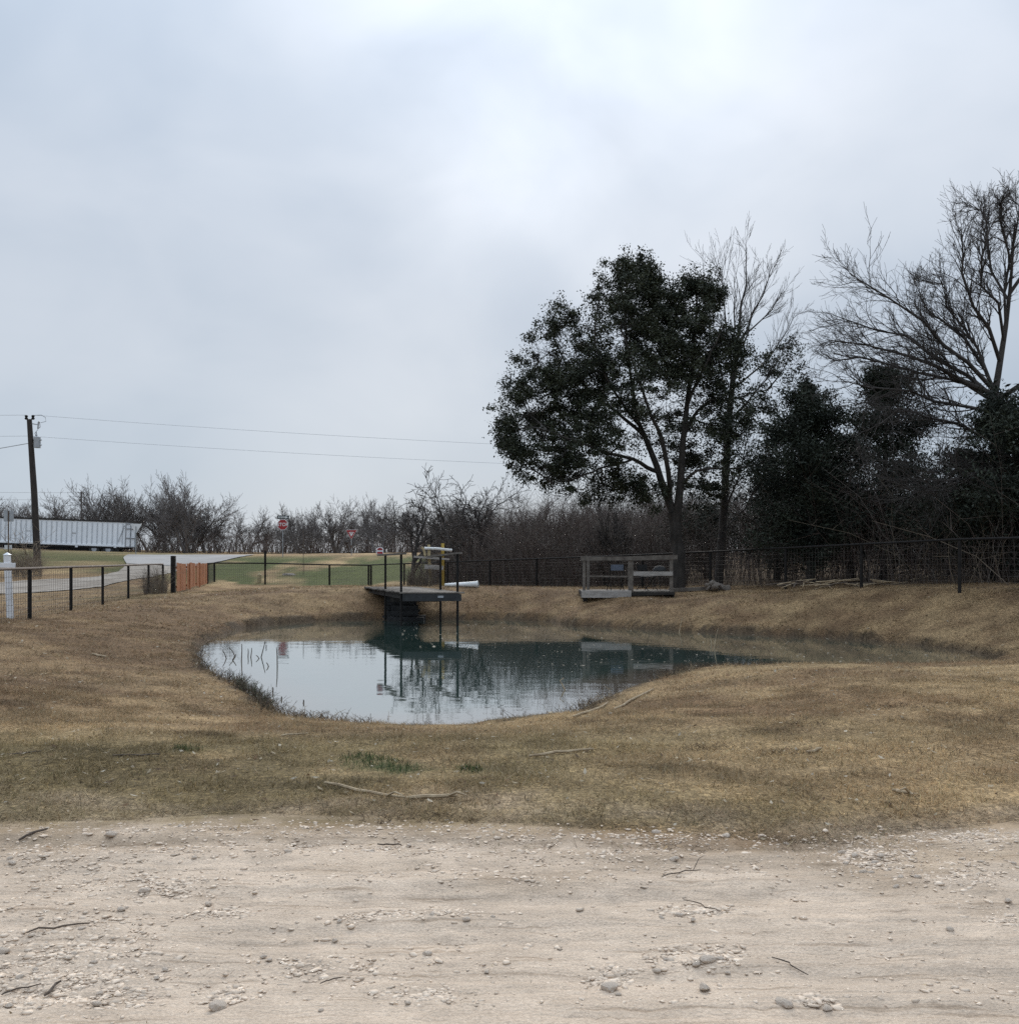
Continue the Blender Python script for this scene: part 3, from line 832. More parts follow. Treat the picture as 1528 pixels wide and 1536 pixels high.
# timber border on the ground beside the platform
b = gp(1085, 32.6)
t = tag(MB().bar((x1 + .06, 32.7, hz(x1, 32.7) + .07), (b.x, 32.5, hz(b.x, 32.5) + .07), .14, .12).build('border_timber', M['weathered']), 'long grey timber laid on the bank from the platform past the oak trunk', 'timber')

def folding_chair(label, loc, rz, seat_mat):
    t = thing('folding_chair', label, 'chair', loc, rz, 'folding chairs on the platform')
    S = M['black_steel']
    MB().box((0, 0, .44), (.42, .40, .03)).build('seat', seat_mat, t, world=False, bevel=.008)
    m = MB()
    n = 6
    for i in range(n):
        x = -.21 + .42 * (i + .5) / n
        m.box((x, .20 + .03 * (1 - ((i - 2.5) / 2.5) ** 2), .74), (.071, .022, .19))
    m.build('backrest', seat_mat, t, world=False)
    for s in (-1, 1):
        MB().tube([(s * .225, .225, .86), (s * .225, .18, .5), (s * .225, -.26, .0)], .013, 6).build('front_leg', S, t, world=False)
        MB().tube([(s * .205, -.12, .43), (s * .205, .27, .0)], .013, 6).build('rear_leg', S, t, world=False)
    MB().tube([(-.22, -.16, .12), (.22, -.16, .12)], .011, 6).build('stretcher', S, t, world=False)
    MB().tube([(-.2, .2, .08), (.2, .2, .08)], .011, 6).build('stretcher', S, t, world=False)
    return t
c0 = at(923, 0, 31.9)
folding_chair('folding chair with a blue-grey back on the platform behind the low mid rail', (c0.x, 31.9, PZ), R(188), M['blue_seat'])
c1 = at(970, 0, 31.8)
folding_chair('black folding chair on the platform behind the pale board beside the oak', (c1.x, 31.8, PZ), R(40), M['rubber'])
c2 = at(989, 0, 32.5)
t = thing('kettle_grill', 'round black kettle grill on thin legs at the back of the platform', 'grill', (c2.x, 32.5, PZ))
t.scale = (.82, .82, .92)
prof = [(.02, .47), (.16, .50), (.25, .58), (.275, .68)]
def lathe(prof, n=18):
    m = MB()
    for r, z in prof:
        for j in range(n):
            m.v.append((r * math.cos(2 * math.pi * j / n), r * math.sin(2 * math.pi * j / n), z))
    for i in range(len(prof) - 1):
        for j in range(n):
            m.f.append((i * n + j, i * n + (j + 1) % n, (i + 1) * n + (j + 1) % n, (i + 1) * n + j))
    return m
lathe(prof).build('bowl', M['rubber'], t, world=False, smooth=True)
lathe([(.28, .69), (.26, .76), (.17, .84), (.02, .87)]).build('lid', M['rubber'], t, world=False, smooth=True)
for k in range(3):
    a = k * 2.094 + .4
    MB().tube([(.18 * math.cos(a), .18 * math.sin(a), .52), (.30 * math.cos(a), .30 * math.sin(a), 0)], .013, 6).build('leg', M['black_steel'], t, world=False)

# ------------------------------------------------------------------ rocks
def rock_mesh(seed, sub=2, squash=.65, rough=.30):
    bmv = []
    import bmesh
    bm = bmesh.new(); bmesh.ops.create_icosphere(bm, subdivisions=sub, radius=1)
    rr = np.random.default_rng(seed); off = rr.uniform(0, 50, 3)
    planes = [(rr.normal(size=3), rr.uniform(.62, .9)) for _ in range(7)]
    for v in bm.verts:
        p = np.array(v.co)
        for nrm, dd in planes:
            nn = nrm / np.linalg.norm(nrm); k = p @ nn
            if k > dd: p = p - nn * (k - dd) * .8
        n_ = vnoise(np.array([p[0] * 1.7 + off[0] + p[2]]), np.array([p[1] * 1.7 + off[1] - p[2] * .7]), seed)[0] - .5
        p = p * (1 + rough * n_)
        v.co = (p[0] * 1.2, p[1] * .9, p[2] * squash * .85)
    me = bpy.data.meshes.new('stone'); bm.to_mesh(me); bm.free()
    return me
rock_m = [rock_mesh(300 + i) for i in range(6)]
for i, me in enumerate(rock_m):
    me.materials.append(M['rock'])
def stone(label, px, py, size_px, k, group=None, sink=.35, cat='stone'):
    p = hit(px, py)
    s = size_px / F * p.y / 2
    o = bpy.data.objects.new('stone', rock_m[k % 6])
    col.objects.link(o)
    z = float(track_z(np.array([p.x]), np.array([p.y]))[0]) if p.y < track_edge(np.array([p.x]))[0] else p.z
    o.location = (p.x, p.y, z + s * .65 * (1 - 2 * sink) + s * .1)
    o.rotation_euler = (random.uniform(-.2, .2), random.uniform(-.2, .2), random.uniform(0, 6.28))
    o.scale = (s, s, s)
    return tag(o, label, cat, group or 'loose stones on the gravel')
stone('biggest pale stone on the gravel, sitting among broken chips near the bottom edge', 914, 1492, 27, 0)
stone('rounded pale stone alone on bare gravel at the bottom edge of the picture', 1176, 1518, 23, 1)
stone('smooth oval white stone in a patch of chips on the track', 1060, 1453, 25, 2)
stone('angular grey stone half sunk in the gravel by the bottom picture edge', 327, 1524, 26, 3)
stone('round grey stone on the gravel just below the grass edge, left of a twig', 217, 1343, 16, 3)
stone('dull tan stone at the grass edge near the fallen dark twig', 168, 1263, 17, 1)
stone('white stone resting in short grass just above the gravel edge', 983, 1251, 16, 4)
stone('low flat stone sunk in the gravel at the bottom corner near the right frame edge', 1240, 1524, 17, 5)
stone('flat white stone lying flush on the track beside the biggest pale stone', 1056, 1494, 20, 5)
stone('rounded stone on the coarse chip patch cut by the frame edge', 3, 1436, 20, 1)
stone('pale stone on smooth gravel near the right frame edge', 1424, 1406, 15, 4)
small = [(292,1294),(345,1500),(146,1518),(20,1300),(14,1292),(270,1252),(430,1288),(612,1270),(560,1282),(95,1502),(98,1522),(235,1475),(150,1495),(180,1374),(190,1371),(314,1360),(510,1392),(500,1410),
         (405,1447),(395,1441),(732,1466),(640,1436),(1180,1267),(1262,1283),(1280,1290),(1298,1284),(1310,1299),(1322,1290),(1335,1310),(1296,1312),(1350,1325),(1344,1338),(1376,1323),(1268,1303),(1305,1318),
         (1512,1363),(1520,1300),(1010,1296),(950,1310),(1086,1258),(926,1500),(904,1481),(1078,1450),(1046,1456),(1090,1462),(985,1460),(1000,1448),(1040,1390),(1020,1383),(990,1388),(650,1388),(700,1392),(740,1386),
         (55,1460),(40,1500),(70,1420),(110,1440),(140,1450),(30,1480),(190,1490),(215,1500),(250,1460),(170,1415),(125,1400),(60,1390),(15,1520),(60,1525),(480,1530),(610,1520)]
for i, (px, py) in enumerate(small):
    slab = ('small pale stone in the coarse patch where the gravel meets the grass tongue' if px > 1240 and py < 1345 else
            'small pale stone among the coarse chips filling the bottom corner below the dark twigs' if px < 260 and py > 1360 else
            'small pale stone in the broken chips around the biggest pale stone' if 880 < px < 960 and py > 1440 else
            'small pale stone in the chip patch holding the oval white stone' if 960 <= px < 1120 and py > 1440 else
            'small pale stone in the thin line of chips across the middle of the track' if 1360 < py < 1400 else
            'small pale stone on the dirt strip just below the grass edge' if py < 1330 else 'small pale stone lying apart on the bare smooth part of the track')
    stone(slab, px + random.uniform(-2, 2), py + random.uniform(-2, 2), random.uniform(7.5, 13.5), i, 'small pale stones on the gravel')

# chips and pebbles: far too many to count
patches = [(40,1440,150,90,2.0),(150,1450,120,60,2.2),(80,1510,160,40,2),(230,1345,110,22,1.3),(330,1385,60,12,.6),(560,1394,60,9,.5),(650,1390,70,9,.5),(1040,1384,70,9,.9),(1050,1456,70,14,1.0),(915,1482,40,14,.8),(1310,1300,70,26,2.0),
           (1440,1330,90,35,1.2),(1480,1275,70,16,1.0),(900,1300,160,22,.9),(640,1290,180,18,1.0),(350,1290,200,20,1.0),(500,1470,120,20,.5),(640,1520,60,14,.5),(340,1515,40,14,.7),(1220,1525,40,10,.4),(1510,1400,40,16,.5),
           (60,1300,90,30,.8),(1100,1310,300,50,.8),(764,1400,764,136,2.2),(764,1270,764,22,1.0),(300,1275,300,16,.8),(150,1320,150,30,.8),(560,1330,260,20,.5),(820,1340,120,10,.3),(400,1256,420,14,1.6),(1000,1268,380,16,1.6),(1420,1268,140,14,.8)]
pts = []
for cx, cy, rx, ry, wgt in patches:
    n = int(430 * wgt)
    a = rng.normal(0, .5, (n, 2)) if wgt != 2.2 or rx < 500 else rng.uniform(-1, 1, (int(n * 1.6), 2))
    pts.append(np.stack([cx + a[:, 0] * rx, cy + a[:, 1] * ry], 1))
pts = np.concatenate(pts)
dd = EYE * F / np.maximum(pts[:, 1] - HOR, 50)
PX = (pts[:, 0] - 764) / F * dd; PY = dd
ok = (PY > 2.6) & (PY < track_edge(PX) + .35 * rng.random(len(PX)))
PX, PY = PX[ok], PY[ok]
PZ_ = np.where(PY < track_edge(PX) + .1, track_z(PX, PY), height(PX, PY) + .01)
sz = np.clip(rng.lognormal(-5.15, .5, len(PX)), .003, .018)
V0 = []
base = rock_mesh(900, 1, .7, .4)
bv = np.array([v.co for v in base.vertices]); bf = np.array([p.vertices for p in base.polygons])
ang = rng.uniform(0, 6.28, len(PX)); asp = rng.uniform(.7, 1.35, (len(PX), 3)) * np.array([1.1, .95, .62])
V = bv[None] * asp[:, None] * (1 + rng.uniform(-.38, .3, (len(PX), len(bv), 1)))
ca, sa = np.cos(ang)[:, None], np.sin(ang)[:, None]
V = np.stack([V[..., 0] * ca - V[..., 1] * sa, V[..., 0] * sa + V[..., 1] * ca, V[..., 2]], -1) * sz[:, None, None]
V += np.stack([PX, PY, PZ_ + sz * .05], -1)[:, None]
Fc = (bf[None] + (np.arange(len(PX)) * len(bv))[:, None, None]).reshape(-1, 3)
M['chips'] = mat('limestone_chips', (.56, .44, .33), (.72, .59, .46), 30, .95, island=.22, coord='World')
tag(link('gravel_chips', mesh_np('gravel_chips', V.reshape(-1, 3), [Fc]), M['chips']), 'pale limestone chips strewn in patches over the track', kind='stuff')

# rocks heaped round the tree foot, mound in the lawn, small marker
M['heap_rock'] = mat('heap_rock', (.13, .11, .09), (.26, .225, .19), 9, .9, .6, 30)
heap_m = [m.copy() for m in rock_m]
for m in heap_m:
    m.materials.clear(); m.materials.append(M['heap_rock'])
hp = gp(1068, 32.2)
t = thing('rock_heap', 'heap of pale rough rocks around the foot of the thin tree past the platform', 'rock heap', hp)
for k in range(12):
    a = random.uniform(0, 6.28); r = random.uniform(.0, .55); s = random.uniform(.09, .17)
    o = link('rock', heap_m[k % 6], None, t)
    o.location = (r * math.cos(a), r * .5 * math.sin(a), .06 + .16 * (1 - r / .55) + random.uniform(0, .06)); o.scale = (s, s, s)
    o.rotation_euler = (random.uniform(0, 3), random.uniform(0, 3), random.uniform(0, 3))
mp_ = hit(433, 863); 
t = thing('lawn_mound', 'low tan boulder with a dark undercut hollow lying in the green lawn', 'boulder', mp_)
o = link('boulder', heap_m[3], None, t)
o.location = (0, 0, .02); o.scale = (.34, .3, .22)
mk = gp(389, 51.8)
tag(MB().box((mk.x, mk.y, mk.z + .2), (.2, .16, .5)).add([(mk.x - .1, mk.y - .08, mk.z + .45), (mk.x + .1, mk.y - .08, mk.z + .45), (mk.x, mk.y, mk.z + .56)], [(0, 1, 2)]).build('concrete_marker', M['tan_post'], bevel=.03),
    'short pale concrete marker post just behind the far fence by its tall post', 'marker post')
rd = gp(455, 56.0)
tag(MB().tube([(rd.x, rd.y, rd.z - .2), (rd.x, rd.y, rd.z + 2.6)], .018, 6).build('marker_rod', M['rust_steel']), 'thin upright steel rod standing in the lawn beyond the far fence', 'rod')

# ------------------------------------------------------------------ road signs
def text_part(name, s, size, mat_, parent, loc, rz=0.0, depth=.002):
    cu = bpy.data.curves.new(name, 'FONT'); cu.body = s; cu.size = size; cu.align_x = 'CENTER'; cu.align_y = 'CENTER'; cu.extrude = depth; cu.offset = size * .022
    ob = bpy.data.objects.new(name, cu)
    me = bpy.data.meshes.new_from_object(ob)
    bpy.data.objects.remove(ob)
    o = link(name, me, mat_, parent)
    o.location = loc; o.rotation_euler = (R(90), 0, rz)
    return o
def poly_plate(poly, y0, y1): return MB().prism(poly, y0, y1)
def ngon(n, r, rot): return [(r * math.cos(rot + 2 * math.pi * i / n), r * math.sin(rot + 2 * math.pi * i / n)) for i in range(n)]
Ys = 70.0
c = at(424, 787, Ys); gz = hz(c.x, Ys); 
t = thing('stop_sign', 'red octagonal stop sign with a black one-way arrow plate on top, by the highway', 'road sign', (c.x, Ys, gz))
h = c.z - gz
MB().box((0, .03, h / 2), (.05, .03, h + .9)).build('post', M['galv'], t, world=False)
sh = lambda P: [(x, z + h) for x, z in P]
poly_plate(sh(ngon(8, .41, R(22.5))), -.008, .008).build('border_plate', M['sign_white'], t, world=False)
poly_plate(sh(ngon(8, .375, R(22.5))), -.0125, -.0095).build('face', M['red'], t, world=False)
text_part('lettering', 'STOP', .33, M['sign_white'], t, (0, -.016, h))
aw = .42; az = h + .53
MB().box((.02, 0, az), (.86, .016, .25)).build('arrow_plate', M['sign_black'], t, world=False)
MB().prism([(-.33, az - .06), (.2, az - .06), (.2, az - .1), (.39, az), (.2, az + .1), (.2, az + .06), (-.33, az + .06)], -.0125, -.0095).build('arrow', M['sign_white'], t, world=False)
text_part('arrow_lettering', 'ONE WAY', .105, M['sign_black'], t, (-.06, -.015, az))
Yy = 73.0
def tri(r, h, z): return [(-r, z + h / 2), (0, z - h / 2), (r, z + h / 2)]
def rtri(w_, hh, z, rad):
    """triangle point down with rounded corners"""
    out = []
    pts = [(-w_, z + hh / 2), (0, z - hh / 2), (w_, z + hh / 2)]
    cx, cz = 0, z + hh / 6
    for x, y in pts:
        d = Vector((cx - x, cz - y)).normalized(); ctr = Vector((x, y)) + d * rad * 2
        base = math.atan2(-d.y, -d.x)
        for k in (-1.0, -.5, 0, .5, 1.0):
            out.append((ctr.x + rad * math.cos(base + k), ctr.y + rad * math.sin(base + k)))
    return out
c = at(527, 802, Yy); gz = hz(c.x, Yy); h = c.z - gz
t = thing('yield_sign', 'red and white triangular yield sign facing the pond, above the lawn crest', 'road sign', (c.x, Yy, gz))
MB().box((0, .03, h / 2), (.06, .03, h + .2)).build('post', M['galv'], t, world=False)
MB().box((0, -.02, .62), (.09, .1, .22)).build('post_sleeve', M['rust_steel'], t, world=False)
poly_plate(rtri(.43, .74, h, .035), -.008, .008).build('border_plate', M['sign_white'], t, world=False)
poly_plate(rtri(.395, .68, h + .003, .03), -.0125, -.0095).build('red_triangle', M['red'], t, world=False)
poly_plate(tri(.20, .345, h + .025), -.0165, -.0135).build('white_triangle', M['sign_white'], t, world=False)
text_part('lettering', 'YIELD', .085, M['red'], t, (0, -.019, h + .13))
c = at(204, 793.5, 73.5); gz = hz(c.x, 73.5); h = c.z - gz
t = thing('yield_sign', 'blank white back of a triangular sign on a post beside the trailer end', 'road sign', (c.x, 73.5, gz))
MB().box((0, -.03, h / 2 - .05), (.06, .03, h + .5)).build('post', M['galv'], t, world=False)
poly_plate(rtri(.45, .78, h, .035), -.008, .008).build('plate', M['sign_white'], t, world=False)
c = at(13, 774, 56); gz = hz(c.x, 56); h = c.z - gz
t = thing('square_sign', 'plain grey-white back of a square sign on a thin post in front of the trailer', 'road sign', (c.x, 56, gz))
MB().box((0, -.03, h / 2), (.06, .04, h + .6)).build('post', M['rust_steel'], t, world=False)
MB().box((0, 0, h), (.57, .012, .64)).build('plate', M['grey_paint'], t, world=False)
MB().box((-.02, -.01, h - 1.78), (.42, .012, .24)).build('small_plate', M['sign_white'], t, world=False)

# ------------------------------------------------------------------ semi trailer on the highway
RX, TL, TY0 = -36.9, 20.0, 94.0
t = thing('semi_trailer', 'long white ribbed cargo trailer standing on the highway behind the utility pole', 'trailer', (RX, TY0, hz(RX, TY0) + .30))
t.rotation_euler = (0, R(2.1), 0)      # the road climbs to the left
BW, B0, B1 = 2.55, .50, 2.88
MB().box((-TL / 2, 1.3, (B0 + B1) / 2), (TL, BW, B1 - B0)).build('body', M['dirty_white'], t, world=False)
nr = 41
M['rib'] = mat('rib_paint', (.46, .48, .49), (.56, .57, .58), 3, .6)
rib = MB().box((0, 0, 0), (.09, .07, B1 - B0 - .34)); ro = None
for k in range(nr):
    x = -TL * (k + .5) / nr
    if ro is None:
        ro = rib.build('rib', M['rib'], t, world=False)
    else:
        ro = ro.copy(); col.objects.link(ro)
    ro.location = (x, .01, (B0 + B1) / 2 + .04)
MB().box((-TL / 2, 0, B0 + .12), (TL, .10, .16)).build('bottom_rail', M['dirty_white'], t, world=False)
MB().box((-TL / 2, 1.3, B1 + .07), (TL + .04, BW + .12, .17)).build('top_rail', M['dark_wood'], t, world=False)
MB().box((-TL / 2, .12, B0 - .09), (TL - .5, .12, .17)).build('frame_rail', M['black_steel'], t, world=False)
MB().box((-TL / 2, 2.4, B0 - .09), (TL - .5, .12, .17)).build('frame_rail', M['black_steel'], t, world=False)
MB().box((-TL / 2 - 1, 1.3, B0 - .3), (TL - 5, 1.2, .35)).build('belly', M['rubber'], t, world=False)
# rear end: door frame, ladder and bars
for y in (.05, 1.3, 2.52):
    MB().box((.04, y, (B0 + B1) / 2), (.09, .11, B1 - B0)).build('rear_bar', M['galv'], t, world=False)
for z in (B0 + .05, 1.4, 2.3, B1 - .1):
    MB().box((.035, 1.3, z), (.07, 2.4, .09)).build('rear_bar', M['galv'], t, world=False)
MB().bar((-.6, -.06, 1.0), (-.06, -.06, 2.6), .04, .06, (0, 1, 0)).build('brace', M['galv'], t, world=False)
for x in (-1.6, -2.95, -TL + 3.2, -TL + 4.5):
    for y in (.25, 2.3):
        wm = MB(); 
        wm.tube([(x, y - .16, .22), (x, y + .16, .22)], .50, 18)
        wo_ = wm.build('wheel', M['rubber'], t, world=False)
        MB().tube([(x, y - .175, .22), (x, y - .161, .22)], .25, 12).build('rim', M['galv'], wo_, world=False)
MB().box((-.9, -.02, B0 - .02), (.25, .03, .12)).box((-4.6, -.035, B0 - .04), (.25, .03, .22)).build('reflector', M['sign_white'], t, world=False)
for x, z in ((-9.2, 1.75), (-4.9, 1.7)):
    MB().box((x, -.012, z), (.45, .02, .035)).build('mark', M['rust_steel'], t, world=False)

# ------------------------------------------------------------------ utility poles and wires
pb = gp(57, 55.0); pt = at(44, 629, 55.0)
t = thing('utility_pole', 'dark leaning wooden utility pole carrying a grey transformer, in front of the trailer', 'utility pole', pb)
MB().tube([(pb.x, 55, pb.z - .5), (pb.x * .5 + pt.x * .5 + .03, 55, (pb.z + pt.z) / 2), (pt.x, 55, pt.z)], [.20, .17, .135], 12).build('pole', M['pole_wood'], t, smooth=True)
for px in (39.5, 49.5):
    a = at(px, 622.5, 55)
    mm = MB().tube([(pt.x, 55, pt.z - .1), (a.x, 55, a.z - .2)], .03, 6)
    o = mm.build('bracket', M['galv'], t)
    MB().tube([(a.x, 55, a.z - .26), (a.x, 55, a.z - .2), (a.x, 55, a.z - .12), (a.x, 55, a.z - .05), (a.x, 55, a.z)], [.05, .1, .06, .1, .04], 10).build('insulator', M['black_steel'], o, smooth=True)
c = at(56.5, 663, 55)
o = MB().tube([(c.x, 54.95, c.z - .33), (c.x, 54.95, c.z + .27), (c.x, 54.95, c.z + .31)], [.185, .185, .12], 16).build('transformer', M['grey_paint'], t, smooth=True)
MB().tube([(c.x - .05, 54.95, c.z + .3), (c.x - .05, 54.95, c.z + .38), (c.x - .05, 54.95, c.z + .46), (c.x - .05, 54.95, c.z + .56)], [.04, .065, .035, .025], 8).build('bushing', M['galv'], o)
for dz in (-.18, .1):
    MB().tube([(c.x - .36, 55, c.z + dz), (c.x + .0, 55, c.z + dz)], .035, 6).build('hanger', M['black_steel'], o)
    MB().tube([(c.x + .17, 54.9, c.z + dz), (c.x + .27, 54.9, c.z + dz)], .035, 6).build('lug', M['galv'], o)
a = at(48, 635, 55); b = at(57, 637, 55)
MB().bar((a.x - .1, 55, a.z), (b.x, 55, b.z), .05, .05).build('cutout_arm', M['galv'], t)
c2 = at(58, 638, 55)
MB().tube([(c2.x + .06, 54.97, c2.z + .22), (c2.x, 54.97, c2.z + .16), (c2.x - .03, 54.97, c2.z - .2)], .042, 8).tube([(c2.x + .06, 54.97, c2.z + .22), (c2.x + .1, 54.97, c2.z - .1), (c2.x - .03, 54.97, c2.z - .2)], .02, 6).build('fuse_cutout', M['galv'], t)
def wire_between(label, P, Q_, sag, r=.008, group='overhead wires', n=24):
    P = Vector(P); Q_ = Vector(Q_)
    pts = [P.lerp(Q_, i / n) - Vector((0, 0, sag * 4 * (i / n) * (1 - i / n))) for i in range(n + 1)]
    return tag(MB().tube(pts, r, 5).build('power_line', M['galv'], smooth=True), label, 'wire', group)
P_ = [at(62, 622.5, 55), at(68, 626, 55), at(69, 632, 55), at(61, 634, 55)]
MB().tube([at(49, 623, 55)] + P_, .012, 5).build('jumper_wire', M['black_steel'], t)
MB().tube([at(57, 644, 55), at(52, 650, 55), at(56, 656, 55)], .012, 5).build('jumper_wire', M['black_steel'], t)
wt = at(49.5, 622.5, 55); wt2 = at(39.5, 622.5, 55)
wire_between('upper overhead wire running from the utility pole top across the sky to the oak', wt, (30, 72, 9.15), .5)
wire_between('upper overhead wire leaving the utility pole top towards the nearer frame edge', wt2, (-62, 52, 9.9), .25)
wl = at(44, 654, 55)
wire_between('lower overhead wire running from the utility pole across the sky to the oak', wl, (30, 72, 7.9), .5)
wire_between('lower overhead wire leaving the utility pole side towards the nearer frame edge', wl, (-62, 52, 8.8), .25)
wire_between('thick slanting service wire dropping from the pole below its transformer', at(42, 665, 55), (-40, 54, 5.9), .1, .02)
dp = gp(122, 122); 
t = thing('utility_pole', 'faint far utility pole rising out of the bare tree row behind the trailer', 'utility pole', dp)
MB().tube([(dp.x, 122, dp.z), (dp.x, 122, at(0, 738, 122).z)], .11, 8).build('pole', M['far_bark'], t)
MB().box((dp.x, 122, at(0, 739, 122).z), (.9, .08, .08)).build('crossarm', M['far_bark'], t)
for k, dz in enumerate((0, .9)):
    wire_between('faint far wire strung over the bare tree row ' + ('on the crossarm' if k == 0 else 'below the crossarm'), (dp.x, 122, at(0, 739, 122).z - dz), (-110, 124, 11.5 - dz), .4, .016, 'far overhead wires')

# ------------------------------------------------------------------ grass: far too many blades to count
def blades(name, label, y0, y1, n, ln, wd, segs, cond=None, lie=.55, colour=None, jitter=.30, bright=1.0, xw=.56, xm=1.6, seed=1):
    r = np.random.default_rng(seed)
    y = np.sqrt(r.uniform(y0 ** 2, y1 ** 2, n)) if y0 > 0 else r.uniform(y0, y1, n)
    x = r.uniform(-1, 1, n) * (xw * y + xm)
    s = pond_sd(x, y)
    keep = s > -.02
    keep &= r.random(n) < np.clip(.15 + 2.6 * (fbm(x * 2.6, y * 2.6, 501, 3) - .34), .12, 1) * (.5 + .8 * fbm(x * .7, y * .7, 505, 2))
    e = y - track_edge(x)
    keep &= r.random(n) < sst(-.60, .55, e + 1.5 * (fbm(x * 2.2, y * 2.6, 503, 4) - .5) + 1.0 * (fbm(x * .8, y * 1.6, 509, 2) - .5)) ** 1.3 + .02 * (e > -.9)
    if cond is not None: keep &= cond(x, y, r)
    x, y, s = x[keep], y[keep], s[keep]; n = len(x)
    z = height(x, y) - .004
    wm = weed_mask(x, y)
    az = r.uniform(0, 6.283, n)
    flat = r.random(n) < lie
    flat |= (y - track_edge(x) < .35) & (r.random(n) < .8)
    tilt = np.where(flat, r.uniform(62, 86, n), r.uniform(12, 55, n)) * np.pi / 180
    Ls = r.uniform(*ln, n) * np.where(flat, 1.15, .6) * (1 + .7 * wm) * (.75 + .6 * fbm(x * .8, y * .8, 507, 2))
    W = r.uniform(*wd, n)
    d = np.stack([np.cos(az) * np.sin(tilt), np.sin(az) * np.sin(tilt), np.cos(tilt)], 1)
    ta = az + np.pi / 2 + r.uniform(-.7, .7, n)
    sd = np.stack([np.cos(ta), np.sin(ta), np.zeros(n)], 1) * (W / 2)[:, None]
    p = np.stack([x, y, z], 1)
    tip = p + d * Ls[:, None]; tip[:, 2] -= Ls * r.uniform(0, .22, n) * ~flat
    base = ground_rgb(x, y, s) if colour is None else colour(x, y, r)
    c = base * bright * (1 + r.normal(0, jitter, n))[:, None]
    straw = r.random(n) < .14 * (1 - wm)
    c[straw] = np.array([.40, .32, .20]) * r.uniform(.75, 1.1, straw.sum())[:, None]
    dk = r.random(n) < .07
    c[dk] *= .55
    gr = (r.random(n) < .06)
    c[gr] = lerp(c[gr], C_OLIVE, np.full(gr.sum(), .8))
    c = np.clip(c, .008, .6)
    fl = np.nonzero(flat)[0] if segs == 2 else None
    if segs == 2 and len(fl) < n:
        up = np.nonzero(~flat)[0]; mid = p + d * (Ls * .55)[:, None]; mid[:, 2] += Ls * .05
        Va = np.stack([p - sd, p + sd, tip], 1)[fl].reshape(-1, 3); Vb = np.stack([p - sd, p + sd, mid - sd * .8, mid + sd * .8, tip], 1)[up].reshape(-1, 3)
        b = len(Va) + (np.arange(len(up)) * 5)[:, None]
        V = np.concatenate([Va, Vb]); Fs = [np.arange(len(Va)).reshape(-1, 3), b + np.array([[0, 1, 3, 2]]), b + np.array([[2, 3, 4]])]
        C = np.concatenate([np.repeat(c[fl], 3, 0), np.repeat(c[up], 5, 0)])
    elif segs == 1:
        V = np.stack([p - sd, p + sd, tip], 1).reshape(-1, 3)
        Fs = [np.arange(3 * n).reshape(n, 3)]; C = np.repeat(c, 3, 0)
    else:
        mid = p + d * (Ls * .55)[:, None]; mid[:, 2] += Ls * .05
        V = np.stack([p - sd, p + sd, mid - sd * .8, mid + sd * .8, tip], 1).reshape(-1, 3)
        b = (np.arange(n) * 5)[:, None]
        Fs = [b + np.array([[0, 1, 3, 2]]), b + np.array([[2, 3, 4]])]; C = np.repeat(c, 5, 0)
    me = mesh_np(name, V, Fs)
    set_col(me, C)
    return tag(link(name, me, M['grass']), label, kind='stuff')
in_lot = lambda x, y, r: (fence_side(x, y) < 1.5) & ((x > -11.2 - .1713 * (y - 22.9) - .9) | (y < 20))
blades('grass', 'short dry tan and olive grass between the gravel track and the pond', 4.7, 12.6, 640000, (.035, .105), (.0032, .006), 2, in_lot, .86, seed=21)
blades('grass', 'dry brown grass on the banks round the pond', 12.6, 24, 270000, (.05, .14), (.006, .012), 1, in_lot, .85, seed=22)
blades('grass', 'dry brown grass on the far bank below the dock and platform', 24, 41, 180000, (.07, .17), (.010, .022), 1, in_lot, .72, seed=23)
beyond = lambda x, y, r: (~in_lot(x, y, r)) & ~((x < -17.6) & (y > 40) & (r.random(len(x)) < .93))
blades('grass', 'green and tan grass of the slopes beyond the fences', 18, 90, 90000, (.07, .20), (.015, .035), 1, beyond, .35, seed=24)
# greener weeds
blades('weeds', 'dark green weeds in patches in the dry grass', 6.5, 10.5, 600000, (.04, .10), (.0035, .0065), 2, lambda x, y, r: r.random(len(x)) < weed_mask(x, y), .2,
       lambda x, y, r: np.array([.05, .075, .03]) * r.uniform(.5, 1.5, (len(x), 1)), seed=25)

